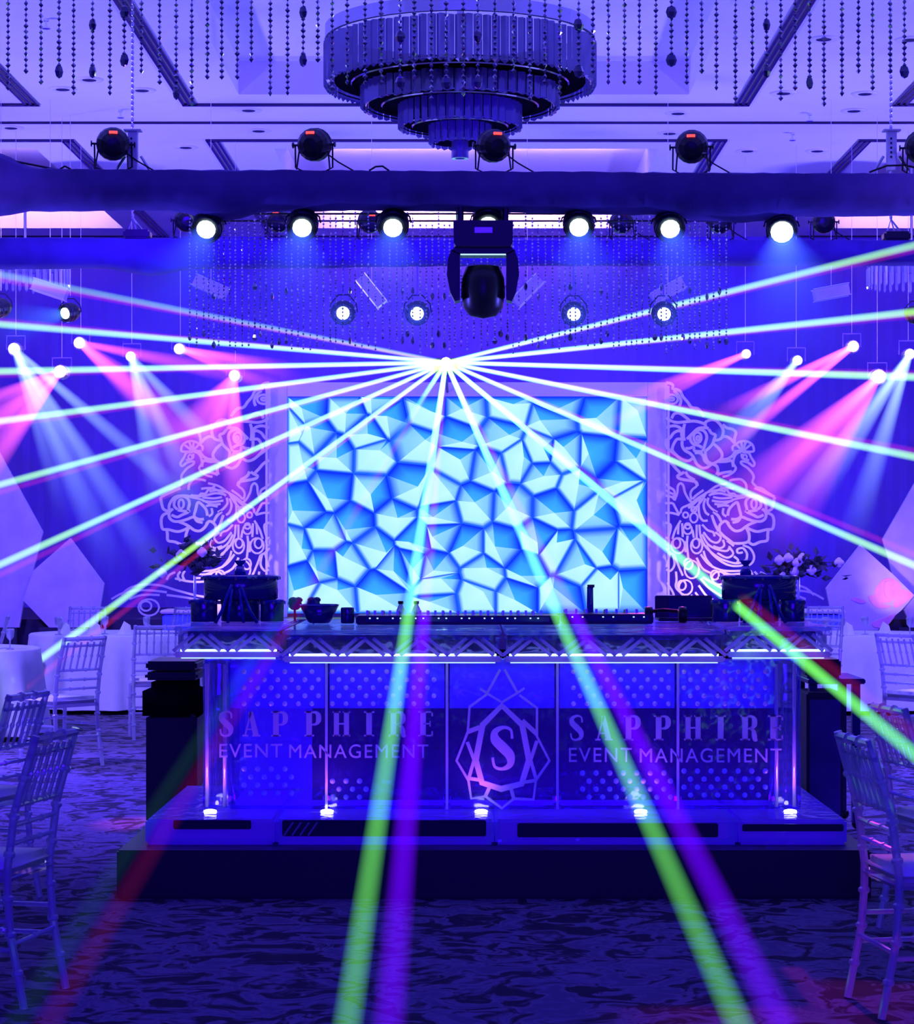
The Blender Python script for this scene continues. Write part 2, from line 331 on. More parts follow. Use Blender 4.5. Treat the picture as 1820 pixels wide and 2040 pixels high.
# stage
st = MB().box((0, 37.2, 0.25), (19.6, 6.4, 0.5)).build('floor_stage', M['blackpaint']); struct(st, 'low black stage floor below the big screen', 'stage')
# ================================================================== screen and its frame
SD = 35.2
fr = MB(); a = P(535, 762, SD); b = P(1327, 1240, SD); zb = 0.5
sL, sR = P(572, 790, SD), P(1289, 1222, SD)
fr.box(((a.x + sL.x) / 2, SD + 0.1, (a.z + zb) / 2), (sL.x - a.x, 0.3, a.z - zb)).box(((b.x + sR.x) / 2, SD + 0.1, (a.z + zb) / 2), (b.x - sR.x, 0.3, a.z - zb))
fr.box(((a.x + b.x) / 2, SD + 0.1, (a.z + sL.z) / 2), (sR.x - sL.x, 0.3, a.z - sL.z)).box(((a.x + b.x) / 2, SD + 0.2, (a.z + zb) / 2), (sR.x - sL.x, 0.1, a.z - zb - 0.1))
tag(fr.build('screen_surround', M['white']), 'white board surround standing around the bright blue screen', 'frame')
sc = empty('led_screen', ((sL.x + sR.x) / 2, SD, 0.5), 'large lit screen showing pale blue faceted pebble shapes', 'screen')
seeds = [(165, 180), (350, 190), (500, 128), (545, 215), (700, 180), (900, 180), (1080, 165), (1290, 225), (1320, 140), (1520, 200), (1670, 210), (1050, 290), (90, 250), (200, 300), (440, 285), (290, 380), (470, 385), (650, 330), (860, 290), (850, 415), (1000, 440), (110, 400), (1130, 410), (1235, 365), (1340, 380), (1500, 385), (1660, 400), (1600, 490), (275, 540), (150, 615), (460, 560), (630, 520), (770, 560), (930, 610), (1240, 475), (1290, 625), (1110, 620), (1400, 540), (1490, 650), (1660, 600), (560, 680), (250, 750), (390, 690), (470, 800), (100, 810), (660, 780), (785, 650), (790, 755), (890, 800), (1060, 800), (1220, 770), (1300, 830), (1500, 800), (1650, 820), (250, 890), (345, 880), (140, 950), (280, 1030), (500, 1010), (580, 890), (640, 870), (760, 895), (775, 985), (930, 1040), (970, 925), (1130, 1040), (1175, 900), (1320, 1040), (1390, 880), (1530, 1000), (1660, 1000), (780, 1065)]
def lin(c): return tuple(((v / 255 + 0.055) / 1.055) ** 2.4 if v > 10 else v / 255 / 12.92 for v in c)
def mixc(a, b, t): return tuple(a[i] * (1 - t) + b[i] * t for i in range(3))
def voronoi_screen():
    k = 790 / 1820; W0, W1, H0, H1 = sL.x, sR.x, sR.z, sL.z
    S = [P(540 + k * x, 740 + k * y, SD) for x, y in seeds]; S = [(p.x, p.z) for p in S]
    vs, fs, cs = [], [], []
    rnd = random.Random(3)
    for i, s in enumerate(S):
        poly = [(W0, H0), (W1, H0), (W1, H1), (W0, H1)]
        for j, t in enumerate(S):
            if i == j or not poly: continue
            mx_, mz = (s[0] + t[0]) / 2, (s[1] + t[1]) / 2; nx, nz = t[0] - s[0], t[1] - s[1]; out = []
            for q in range(len(poly)):
                A, B = poly[q], poly[(q + 1) % len(poly)]
                da = (A[0] - mx_) * nx + (A[1] - mz) * nz; db = (B[0] - mx_) * nx + (B[1] - mz) * nz
                if da <= 0: out.append(A)
                if da * db < 0: u = da / (da - db); out.append((A[0] + (B[0] - A[0]) * u, A[1] + (B[1] - A[1]) * u))
            poly = out
        if len(poly) < 3: continue
        cx = sum(p[0] for p in poly) / len(poly); cz = sum(p[1] for p in poly) / len(poly)
        ax = cx + rnd.uniform(-0.16, 0.16); az = cz + rnd.uniform(-0.12, 0.12); tilt = rnd.uniform(-0.9, 0.9)
        for q in range(len(poly)):
            A, B = poly[q], poly[(q + 1) % len(poly)]
            ex, ez = (A[0] + B[0]) / 2 - ax, (A[1] + B[1]) / 2 - az; l = math.hypot(ex, ez) or 1
            f = 0.5 + 0.5 * math.cos(math.atan2(ez, ex) - (-2.2 + tilt)); f = round(f * 2.4) / 2.4; f = max(0, min(1, f))
            face = mixc(lin((60, 175, 255)), lin((195, 255, 255)), f)
            edge = mixc(lin((15, 50, 255)), lin((40, 120, 255)), f * 0.8); mid = mixc(face, edge, 0.25 - 0.2 * f)
            t1, t2 = 0.95, 0.5 + 0.36 * f
            a1, b1 = [((p[0] - ax) * t1 + ax, (p[1] - az) * t1 + az) for p in (A, B)]; a2, b2 = [((p[0] - ax) * t2 + ax, (p[1] - az) * t2 + az) for p in (A, B)]
            o = len(vs); vs += [A, B, b1, a1, b2, a2, (ax, az)]; c2 = mixc(face, (1, 1, 1), 0.15 * f)
            fs += [(o, o + 1, o + 2, o + 3), (o + 3, o + 2, o + 4, o + 5), (o + 5, o + 4, o + 6)]
            cs += [edge, edge, edge, edge, edge, edge, mid, mid, mid, mid, c2]
    me = bpy.data.meshes.new('screen_face'); me.from_pydata([(v[0] - sc.location.x, 0, v[1] - sc.location.z) for v in vs], [], fs)
    at = me.color_attributes.new('picture', 'FLOAT_COLOR', 'CORNER')
    for i, c in enumerate(cs): at.data[i].color = (*c, 1)
    me.materials.append(M['screen']); return me
link('screen_face', voronoi_screen(), sc)
MB().box((0, 0.06, (sL.z + sR.z) / 2 - 0.5), (sR.x - sL.x, 0.1, sL.z - sR.z)).build('screen_housing', M['blackpaint'], sc)
MB().box((0, 0.06, (sR.z - 0.5) / 2), (sR.x - sL.x - 0.3, 0.08, sR.z - 0.5)).build('screen_stand', M['blackpaint'], sc)
# ================================================================== peacock filigree panels
C7 = lambda p: (1320 + 0.1319 * p[0], 760 + 0.1319 * p[1]); C8 = lambda p: (1310 + 0.1374 * p[0], 960 + 0.1374 * p[1])
def ell(cx, cz, rx, rz, n=14, a0=0, a1=360): return [(cx + rx * math.cos(math.radians(a0 + (a1 - a0) * i / n)), cz + rz * math.sin(math.radians(a0 + (a1 - a0) * i / n))) for i in range(n + (0 if a1 - a0 == 360 else 1))]
ROSE7 = [[(45, 20), (110, 30), (150, 60), (150, 110), (200, 120), (260, 150), (300, 230), (370, 310), (430, 390), (520, 410), (580, 470), (620, 530)], [(160, 140), (230, 200), (270, 290), (250, 370)], [(45, 550), (130, 600), (220, 620), (330, 610), (480, 600), (600, 630), (650, 660)], [(130, 560), (170, 490), (250, 480), (340, 540), (420, 610)], [(45, 700), (150, 670), (240, 690), (290, 740), (280, 800), (300, 870), (340, 870)], [(45, 890), (110, 850), (160, 780), (230, 745), (280, 760)], [(330, 640), (310, 720), (310, 860)], [(360, 870), (440, 790), (530, 710), (630, 700), (690, 710)], [(650, 700), (640, 620), (720, 580), (800, 590), (870, 660), (910, 740), (890, 840), (840, 880), (770, 890)], [(690, 720), (730, 780), (790, 810), (770, 880), (750, 940), (700, 1000), (640, 1050)], [(900, 650), (960, 700), (1040, 720), (1100, 770), (1080, 860), (1080, 940)], [(880, 850), (940, 830), (1010, 860), (1060, 910), (1100, 960)], [(760, 940), (840, 1010), (890, 1090), (880, 1160), (820, 1210), (740, 1240), (670, 1200), (640, 1120), (640, 1050)], [(890, 1180), (970, 1170), (1040, 1130), (1080, 1080), (1130, 1050), (1180, 1060)], [(300, 880), (220, 870), (170, 930), (140, 1030), (200, 1110), (290, 1180), (380, 1200), (450, 1160)], [(290, 900), (290, 970), (330, 1040), (400, 1080), (450, 1130), (480, 1190), (520, 1260), (600, 1310), (680, 1290), (740, 1250), (810, 1280), (830, 1350), (810, 1410)], [(340, 1010), (400, 1010), (460, 990), (480, 1050), (600, 1060)], [(600, 1050), (640, 930), (660, 830), (620, 750), (530, 730), (440, 790), (410, 860), (450, 940), (540, 970), (590, 1000)], [(480, 1080), (560, 1080), (610, 1130), (630, 1200), (690, 1250)], [(840, 1210), (940, 1210), (1040, 1200), (1060, 1290)], [(820, 1410), (900, 1380), (1040, 1360)], [(45, 880), (45, 960), (70, 1010), (130, 1060), (200, 1110)], [(45, 1190), (130, 1240), (200, 1320), (260, 1390), (220, 1430), (260, 1470), (420, 1500), (500, 1520), (520, 1580)], [(340, 1360), (380, 1430), (480, 1490)], [(320, 1370), (250, 1410)], [(45, 430), (45, 30)]]
ROSE7C = [ell(130, 270, 95, 70), ell(125, 268, 42, 22), ell(520, 850, 60, 80), ell(525, 858, 22, 32)]
HEAD7 = [[(1060, 1050), (1050, 990), (1110, 940), (1160, 910), (1230, 900), (1300, 920), (1350, 960), (1370, 1020), (1350, 1060), (1200, 1055), (1060, 1050)], [(1200, 1050), (1110, 960)], [(1200, 1050), (1180, 915)], [(1205, 1050), (1250, 905)], [(1205, 1050), (1330, 950)], [(1180, 1060), (1110, 1090), (1070, 1160), (1060, 1240), (1100, 1310), (1060, 1370), (980, 1420), (900, 1440)], [(1200, 1070), (1290, 1080), (1330, 1150), (1380, 1230), (1360, 1280), (1290, 1230), (1230, 1210), (1180, 1210), (1190, 1250), (1280, 1310), (1350, 1390), (1370, 1450), (1350, 1520), (1400, 1580), (1420, 1610)], [(1400, 1600), (1480, 1610), (1580, 1680), (1680, 1740)], [(1000, 1500), (1080, 1480), (1180, 1480), (1250, 1550), (1260, 1640)], [(1190, 1090), (1200, 1160), (1300, 1190)]]
HEAD7C = [ell(1235, 1140, 30, 32)]
BODY8 = [[(110, 30), (170, 80), (230, 120), (240, 180), (210, 240)], [(110, 200), (200, 220), (240, 260)], [(110, 120), (180, 160), (220, 180)], [(110, 310), (210, 310), (250, 370), (290, 440), (320, 470)], [(110, 450), (200, 450), (310, 480)], [(110, 590), (180, 620), (180, 700), (150, 800)], [(240, 270), (280, 160), (290, 60), (330, 20), (370, 60), (390, 150), (450, 260), (490, 290)], [(540, 0), (560, 60), (500, 110), (470, 180), (490, 260)], [(330, 450), (350, 380), (470, 320), (600, 220), (720, 150), (850, 60), (1000, 20)], [(620, 230), (590, 350), (600, 480), (650, 560), (720, 560)], [(690, 240), (660, 340), (690, 440), (740, 480)], [(730, 230), (720, 310), (780, 390), (860, 440)], [(660, 120), (560, 190), (500, 250)], [(780, 180), (900, 165), (1050, 200), (1250, 215)], [(800, 220), (920, 240), (1080, 225)], [(780, 270), (920, 290), (1080, 275)], [(820, 320), (950, 325), (1100, 255), (1260, 220)], [(900, 60), (960, 100), (1000, 120), (1040, 170), (1100, 170), (1140, 200), (1250, 195)], [(720, 150), (860, 120), (980, 140)], [(740, 200), (850, 130), (960, 90), (1100, 100)], [(860, 360), (960, 340), (1030, 350)], [(950, 380), (940, 460), (990, 500)], [(700, 150), (640, 260), (560, 360), (500, 420)], [(660, 180), (540, 300), (440, 380)]]
SROSE8 = [[(1690, 220), (1670, 330), (1640, 400), (1560, 430)], [(1580, 450), (1650, 480), (1680, 560), (1660, 680), (1580, 690), (1450, 720), (1360, 700), (1280, 660)], [(1600, 690), (1590, 760), (1580, 850), (1480, 870), (1380, 910), (1310, 870)], [(1280, 660), (1320, 760), (1310, 860), (1220, 890), (1100, 890)], [(1000, 580), (1050, 660), (1120, 710), (1200, 700), (1270, 650), (1340, 610), (1420, 580)], [(890, 720), (890, 640), (930, 590), (980, 570), (1030, 610)], [(890, 720), (960, 790), (1040, 850), (1100, 900)], [(1080, 590), (1160, 570), (1210, 510), (1300, 540), (1400, 570), (1500, 570), (1560, 520), (1560, 440), (1510, 390)], [(1290, 440), (1380, 480), (1450, 510), (1530, 480)], [(1010, 490), (1030, 400), (1100, 320), (1150, 300), (1180, 400), (1200, 500), (1140, 540), (1060, 540)], [(1440, 400), (1490, 350), (1480, 260), (1400, 210), (1310, 230), (1270, 300), (1290, 400), (1280, 430), (1440, 410)], [(800, 430), (870, 490), (920, 580)], [(780, 480), (820, 600), (880, 720)], [(1250, 215), (1340, 200), (1480, 220), (1560, 330), (1560, 430)], [(1400, 90), (1500, 130), (1690, 220)]]
SROSE8C = [ell(1390, 320, 38, 66)]
TAIL8 = [[(600, 620), (620, 800), (700, 950), (850, 1080), (1000, 1150), (1150, 1180), (1290, 1130)], [(640, 760), (720, 900), (860, 980), (1000, 1000), (1040, 930)], [(660, 730), (760, 850), (860, 880), (910, 800), (830, 730)], [(640, 620), (720, 700), (800, 730), (820, 790)], [(700, 920), (800, 1060), (960, 1180), (1100, 1220), (1240, 1210)], [(620, 1050), (720, 1180), (860, 1260), (1000, 1290), (1200, 1290)], [(560, 1100), (640, 1250), (760, 1320)], [(900, 1290), (1040, 1340), (1210, 1330)], [(980, 1330), (1100, 1390), (1210, 1390)], [(1280, 1130), (1290, 1040), (1230, 960), (1150, 980), (1160, 1030), (1230, 1020)], [(1230, 920), (1330, 960), (1390, 1060), (1380, 1150), (1320, 1210)], [(940, 840), (960, 920), (900, 960), (800, 930)], [(1000, 850), (1100, 930)], [(1030, 940), (1090, 1040), (1000, 1100), (860, 1030)], [(1100, 1080), (1160, 1130), (1140, 1180)], [(330, 560), (250, 700), (210, 830)], [(300, 600), (290, 760)], [(350, 600), (360, 800)], [(430, 780), (420, 900), (440, 1110)], [(500, 700), (520, 810)], [(560, 620), (560, 820)], [(240, 1060), (290, 1200), (360, 1360)], [(180, 1020), (150, 1130), (120, 1230)], [(220, 1060), (240, 1200), (180, 1290), (120, 1270)], [(260, 1300), (270, 1420), (260, 1530), (350, 1630), (420, 1740)], [(420, 1630), (480, 1740)], [(480, 1640), (560, 1740)], [(540, 1600), (640, 1740)], [(590, 1500), (700, 1650), (820, 1720), (900, 1740)], [(620, 1400), (720, 1520), (830, 1600), (960, 1680)], [(650, 1380), (800, 1470), (960, 1560)], [(130, 1460), (230, 1640), (130, 1650)], [(110, 960), (180, 1030), (240, 1060)], [(110, 800), (160, 850), (140, 930)], [(400, 860), (400, 1020)], [(660, 1000), (700, 1120), (800, 1240)], [(1000, 1440), (1150, 1450), (1300, 1440), (1480, 1400)], [(1340, 1290), (1370, 1360), (1340, 1430)], [(1400, 1300), (1440, 1360), (1400, 1440)], [(1480, 1310), (1560, 1350), (1600, 1420)], [(1500, 1560), (1700, 1500), (1960, 1490), (2140, 1540), (2260, 1640)], [(1600, 1600), (1900, 1570), (2200, 1600), (2400, 1700)], [(1700, 1640), (1960, 1640), (2140, 1700)], [(960, 1680), (1200, 1640), (1500, 1560)], [(1000, 1740), (1300, 1680), (1600, 1640)]]
TAIL8C = [ell(520, 400, 38, 38), ell(400, 480, 38, 40), ell(430, 640, 40, 42), ell(520, 520, 55, 70), ell(430, 690, 62, 68), ell(270, 890, 56, 72), ell(290, 925, 98, 112), ell(550, 890, 52, 68), ell(560, 930, 84, 108), ell(440, 1190, 62, 78), ell(490, 1270, 105, 130), ell(825, 1350, 60, 68), ell(880, 1395, 100, 95), ell(345, 1500, 60, 70), ell(400, 1530, 98, 108), ell(1900, 1800, 80, 70), ell(1860, 1820, 150, 120)]
def filigree(name, mirror, label):
    PD = 34.9
    def W(p):
        x, y = p; x = (2 * 931 - x) if mirror else x
        q = P(x, y, PD); return (q.x, q.z)
    base = Vector((W((1335, 1200))[0], PD, 0.5)); e = empty(name, base, label, 'panel', 'peacock panels beside the screen')
    px = PD / F
    def part(nm, opens, closeds, cv, wd):
        b = MB()
        for k, s in enumerate(opens):
            if len(s) > 2: s = smooth_pts(s, 4)
            q = [W(cv(p)) for p in s]; b.ribbon([(a_[0] - base.x, a_[1] - base.z) for a_ in q], wd * px, -0.03 + 0.0006 * (k % 9), 0.03 - 0.0006 * (k % 9))
        for k, s in enumerate(closeds):
            q = [W(cv(p)) for p in s]; b.ribbon([(a_[0] - base.x, a_[1] - base.z) for a_ in q], wd * 0.85 * px, -0.028 - 0.0007 * (k % 7), 0.028, closed=True)
        return b.build(nm, M['white'], e)
    part('rose_scroll', ROSE7, ROSE7C, C7, 5.6); part('peacock_head', HEAD7, HEAD7C, C7, 4.6); part('peacock_body', BODY8, [], C8, 4.4)
    part('side_rose', SROSE8, SROSE8C, C8, 5.4); part('tail_feathers', TAIL8, TAIL8C, C8, 4.2)
    q = W((1331, 0))[0] - base.x
    MB().box((q, 0.0, 1.75), (0.035, 0.05, 3.5)).build('edge_batten', M['white'], e); MB().box((0.3 * (-1 if mirror else 1), 0.0, 0.1), (1.2, 0.06, 0.2)).build('foot_rail', M['white'], e)
    l = spot('foot_lamp', base + Vector((0.7 * (-1 if mirror else 1), -0.9, 0.05)), base + Vector((0.5 * (-1 if mirror else 1), 0, 0.9)), 60, (1.0, 0.62, 0.42), 100, 0.9, 0.05)
    return e
filigree('peacock_panel', True, 'white cut-out peacock and roses panel left of the screen')
filigree('peacock_panel', False, 'white cut-out peacock and roses panel right of the screen')
# ================================================================== laser projector and its beams
LP = P(888, 722, 33.4); la = a.z
lz = empty('laser_projector', (LP.x, LP.y, LP.z - 0.16), 'black laser projector above the screen throwing a fan of green beams', 'laser projector')
MB().bbox((0, 0.25, 0.12), (0.34, 0.4, 0.22), 0.02).build('housing', M['blackmetal'], lz)
MB().tube([(0, 0.45, 0.0), (0, 1.8, -0.15 + a.z - LP.z + 0.16)], 0.02).build('support_arm', M['blackmetal'], lz)
MB().ball((0, 0.02, 0.16), 0.075, 12, 8).build('laser_lens', M['laserlens'], lz)
GR = (0.42, 1.0, 0.16)
BE = [  # end px, py, depth at the end, companion shift in px, strength
    (-60, 535, 19, (0, 10), 0.28), (-60, 641, 20, (0, -8), 0.9), (-60, 741, 20, (0, 8), 1.0), (-60, 847, 20, (0, 10), 0.9), (-60, 982, 20, (6, 14), 0.9),
    (-60, 1152, 19, (8, 18), 0.9), (20, 1358, 18.72, (14, 24), 0.9), (0, 2085, 4.5, (62, 10), 0.006), (680, 2120, 4.3, (88, 0), 0.13),
    (1506, 2120, 4.3, (92, 0), 0.13), (1880, 1552, 8.0, (20, -26), 0.4), (1880, 1152, 18, (10, -20), 0.9), (1880, 922, 18, (4, -12), 0.9), (1880, 753, 18.5, (0, -8), 1.0), (1880, 615, 18.5, (0, 8), 0.9), (1880, 474, 18, (0, 10), 0.7)]
def reach(p0, p1):                      # how far a beam runs on until it meets a wall, the ceiling or the floor
    d = p1 - p0; ts = []
    for v, o_, lo, hi in ((d.x, p0.x, -9.88, 9.88), (d.y, p0.y, -4.95, 40), (d.z, p0.z, 0.004, 6.98)):
        if abs(v) > 1e-6: ts.append(((hi if v > 0 else lo) - o_) / v)
    return min(ts)
for (px, py, D, sh, k) in BE:
    near_ = D < 9; r1 = 0.028 if near_ else 0.038
    e1 = P(px, py, D); t = 1.0 if py == 1358 else reach(LP, e1); e1 = LP + (e1 - LP) * t
    beam(lz, LP, e1, 0.034, 0.034 + ((r1 * 1.1 if not near_ else 0.03434) - 0.034) * t, GR if not near_ else (0.2, 1.0, 0.14), 5.0 * k if not near_ else 15.0, (3.6 if not near_ else 8.0) * k, 6.0 if not near_ else (380.0 if px > 500 else 1100.0), 'laser_beam', 12)
    e2 = P(px + sh[0], py + sh[1], D); t = 1.0 if py == 1358 else reach(LP, e2); e2 = LP + (e2 - LP) * t; low = py > 2100; colr = (0.14, 0.0, 1.0) if low else (1.0, 0.03, 0.2)
    beam(lz, LP + Vector((0, 0.01, 0)), e2, 0.026, 0.026 + ((0.0401 if low else 0.036) - 0.026) * t, colr, 1.5 if not near_ else 0.05, 2.0 if low else (0.14 if py > 2000 else (0.8 if not near_ else 0.35)), 6.0, 'side_beam', 12)
# ================================================================== trusses wrapped in black cloth
def wrapped_beam(name, D, tops, bots, label, depth):
    def at(tab, px):
        for i in range(len(tab) - 1):
            if tab[i][0] <= px <= tab[i + 1][0]:
                t = (px - tab[i][0]) / (tab[i + 1][0] - tab[i][0]); t = t * t * (3 - 2 * t); return tab[i][1] * (1 - t) + tab[i + 1][1] * t
        return tab[-1][1] if px > tab[-1][0] else tab[0][1]
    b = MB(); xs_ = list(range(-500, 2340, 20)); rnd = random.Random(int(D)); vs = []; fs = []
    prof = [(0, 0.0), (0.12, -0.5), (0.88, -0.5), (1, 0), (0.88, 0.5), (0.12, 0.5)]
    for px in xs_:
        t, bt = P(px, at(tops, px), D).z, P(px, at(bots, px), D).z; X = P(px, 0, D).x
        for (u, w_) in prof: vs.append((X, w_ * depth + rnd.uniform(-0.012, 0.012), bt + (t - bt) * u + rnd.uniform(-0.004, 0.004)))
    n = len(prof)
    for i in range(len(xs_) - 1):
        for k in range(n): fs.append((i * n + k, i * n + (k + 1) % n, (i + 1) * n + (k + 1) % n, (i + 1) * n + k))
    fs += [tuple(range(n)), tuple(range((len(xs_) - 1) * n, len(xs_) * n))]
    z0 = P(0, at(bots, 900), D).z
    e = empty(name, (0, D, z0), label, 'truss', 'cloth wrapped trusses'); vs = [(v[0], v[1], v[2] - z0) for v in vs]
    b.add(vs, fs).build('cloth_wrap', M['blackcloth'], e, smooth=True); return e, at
FD, BD = 17.6, 22.6
FT = [(-500, 290), (0, 306), (70, 335), (250, 338), (1820, 345), (2300, 346)]; FB = [(-500, 470), (0, 430), (70, 421), (330, 419), (440, 441), (540, 422), (700, 420), (1300, 428), (1400, 440), (1470, 444), (1600, 432), (1820, 430), (2300, 430)]
tf, tfat = wrapped_beam('lighting_truss', FD, FT, FB, 'black cloth wrapped truss spanning the hall in front of chandelier', 0.42)
for pts in ([(-60, 312), (30, 322), (90, 334), (110, 338)], [(735, 341), (748, 333), (762, 332), (775, 341)], [(120, 338), (130, 332), (142, 338)], [(1730, 344), (1765, 331), (1800, 330), (1826, 336)]):
    q = [P(x_, y_, FD) - Vector((0, FD, tf.location.z)) for x_, y_ in pts]; MB().tube([(v.x, -0.02, v.z) for v in q], 0.008, 6).build('cable', M['blackmetal'], tf)
BT = [(-500, 470), (0, 473), (900, 478), (2300, 478)]; BB = [(-500, 545), (0, 537), (200, 535), (300, 549), (400, 536), (1000, 530), (2300, 530)]
tb, tbat = wrapped_beam('lighting_truss', BD, BT, BB, 'black cloth wrapped truss farther back above the screen', 0.4)
for px in (265, 1775):                                    # hoist brackets on top of the front beam
    p = P(px, 340, FD + 0.1); e = empty('hoist_bracket', p, 'perforated hoist bracket on front truss, ' + ('left' if px < 900 else 'right') + ' of chandelier', 'bracket', 'hoist brackets')
    MB().box((0, 0, 0.15), (0.07, 0.07, 0.3)).build('post', M['white'], e); MB().box((0, 0, 0.305), (0.13, 0.1, 0.012)).build('top_plate', M['white'], e)
    for k in range(5): MB().box((-0.008, -0.036, 0.1 + 0.035 * k), (0.014, 0.004, 0.016)).build('slot', M['blackmetal'], e)
    for s in (-1, 1): MB().tube([(s * 0.13, 0, 0.0), (s * 0.06, 0, 0.11)], 0.012).build('brace', M['alu'], e)
for px in (268, 1778):
    p = P(px, tbat(BT, px), BD); e = empty('chain_hoist', p, 'chain hoist with rope sling on rear truss, ' + ('left' if px < 900 else 'right') + ' side', 'hoist', 'chain hoists')
    MB().bbox((0.03, 0, 0.03), (0.26, 0.2, 0.09), 0.02).build('motor', M['blackmetal'], e)
    MB().tube([(-0.07, 0, 0.03), (-0.02, 0, 0.2), (0.03, 0, 0.03)], 0.012).build('sling', M['alu'], e); MB().tube([(-0.02, 0, 0.2), (0.09, 0, 0.06)], 0.01).build('sling', M['alu'], e)
    cb_ = MB()
    for k in range(40): cb_.ball((-0.02, 0, 0.22 + k * 0.055), 0.016, 6, 4, (1, 0.5, 1.7))
    cb_.build('chain', M['alu'], e)
# ================================================================== par cans
def make_par(name, label, lit, group, col=None):
    """lens along -Y of the can; origin below the can where it stands or at the clamp when it hangs"""
    e = empty(name, (0, 0, 0), label, 'stage light', group); body = MB()
    rx = Matrix.Rotation(math.pi / 2, 4, 'X')             # lathe axis z -> -y
    c = Matrix.Translation((0, 0, 0))
    body.lathe([(0.0, -0.13), (0.05, -0.125), (0.09, -0.09), (0.115, -0.04), (0.122, 0.0), (0.118, 0.03), (0.122, 0.035), (0.122, 0.06), (0.112, 0.065), (0.112, 0.11), (0.105, 0.11), (0.105, 0.08), (0.0, 0.08)], 18, rx)
    return e, body
def par_standing(p, label, scale, group, seed):
    e, body = make_par('par_light', label, False, group); rnd = random.Random(seed); e.location = p; z = 0.19 * scale
    rz = math.pi + rnd.uniform(-0.25, 0.25); T = Matrix.Translation((0, 0, z)) @ Matrix.Rotation(rz, 4, 'Z') @ Matrix.Rotation(rnd.uniform(-0.35, -0.15), 4, 'X') @ Matrix.Diagonal((scale, scale, scale, 1))
    b = MB(); b.add(body.v, body.f, T).build('can', M['blackmetal'], e, smooth=False)
    q = MB(); q.box((0, 0.118, 0.055), (0.06, 0.012, 0.018), T @ Matrix.Rotation(0.3, 4, 'X')); q.build('display', M['display'], e)
    for s in (-1, 1): MB().tube([(s * 0.12, 0, 0), (s * 0.149, 0, 0), (s * 0.15, 0, 0), (s * 0.16, 0, 0)], [0.008, 0.008, 0.022, 0.022], 8, T).build('knob', M['blackmetal'], e)
    for s in (-1, 1):
        MB().tube([(s * 0.135 * scale, 0, z), (s * 0.135 * scale, 0.02, 0.03), (s * 0.07 * scale, 0.05, 0.0)], 0.007, 5).build('yoke_arm', M['blackmetal'], e)
        MB().tube([(s * 0.1 * scale, 0, z), (s * 0.12 * scale, -0.08, 0.0)], 0.007, 5).build('foot_strut', M['blackmetal'], e)
    MB().tube([(0.08 * scale, 0.05, z * 0.75), (0.17 * scale, 0.06, z * 0.4), (0.3 * scale, 0.05, 0.0)], 0.006, 5).build('cable', M['blackmetal'], e)
    return e
for i, (px, lab) in enumerate(((225, 'farthest left'), (625, 'left of the chandelier'), (984, 'before the chandelier tip'), (1377, 'right of the chandelier'), (1835, 'cut off by the right edge'))):
    p = P(px, tfat(FT, px) + 1.5, FD); par_standing(p, 'dark round stage light with red display on front truss, ' + lab, 1.05, 'dark stage lights on the front truss', i)
for i, (px, lab) in enumerate(((371, 'leftmost of them'), (554, 'second from left'), (737, 'third from left'), (1240, 'third from right'), (1435, 'under the cloth sag'), (1640, 'rightmost of them'))):
    p = P(px, tbat(BT, px) + 1, BD); par_standing(p, 'dark stage light with red display on rear truss, ' + lab, 0.95, 'dark stage lights on the rear truss', 20 + i)
def par_hanging(p, top, label, group, r_lens, target, cone, col, s, seed):
    """lit lamp seen from its lens side, hung from `top`"""
    e, body = make_par('par_light', label, True, group); e.location = (p.x, p.y, top)
    d = (Vector(target) - p).normalized(); R = (-d).to_track_quat('Y', 'Z').to_matrix().to_4x4()
    T = Matrix.Translation((0, 0, p.z - top)) @ R; T = T @ Matrix.Diagonal((1.0, 1.0, 1.0, 1))
    MB().add(body.v, body.f, T).build('can', M['blackmetal'], e)
    rx = Matrix.Rotation(math.pi / 2, 4, 'X')
    MB().lathe([(0.0, 0.118), (r_lens * 0.7, 0.116), (r_lens, 0.1), (r_lens, 0.085), (0, 0.085)], 14, T @ rx).build('lens', M['lens_white'], e)
    hz_ = p.z - top; yt = min(-0.012, hz_ + 0.17)
    MB().tube([(-0.135, 0, hz_), (-0.125, 0, (hz_ + yt) / 2), (-0.05, 0, yt), (0.05, 0, yt), (0.125, 0, (hz_ + yt) / 2), (0.135, 0, hz_)], 0.007, 5).build('yoke', M['blackmetal'], e)
    if cone:
        st_ = p + d * 0.13; beam(e, st_, st_ + d * cone, r_lens * 0.95, r_lens * 0.95 + cone * 0.30, col, s * 1.3, 0.0, 2.0, fade=1.5)
    return e
HB = [(415, 447, -0.15), (603, 444, 0.0), (783, 444, 0.0), (972, 440, 0.0), (1152, 443, 0.0), (1332, 446, 0.05), (1556, 452, -0.1)]
names = ['leftmost lamp', 'second lamp from left', 'third lamp from left', 'lamp above the moving head', 'third lamp from right', 'second lamp from right', 'rightmost lamp']
for i, (px, py, tx) in enumerate(HB):
    p = P(px, py, FD); top = P(px, tfat(FB, px), FD).z + 0.02
    par_hanging(p, top, 'glowing cyan-white spotlight under the front truss, ' + names[i], 'lit spotlights under the front truss', 0.072 if i < 6 else 0.085, p + Vector((tx * 4, -5, -3.2)), 2.6 if i != 3 else 0, (0.05, 0.12, 1.0), 5.0 if i < 6 else 9.0, i)
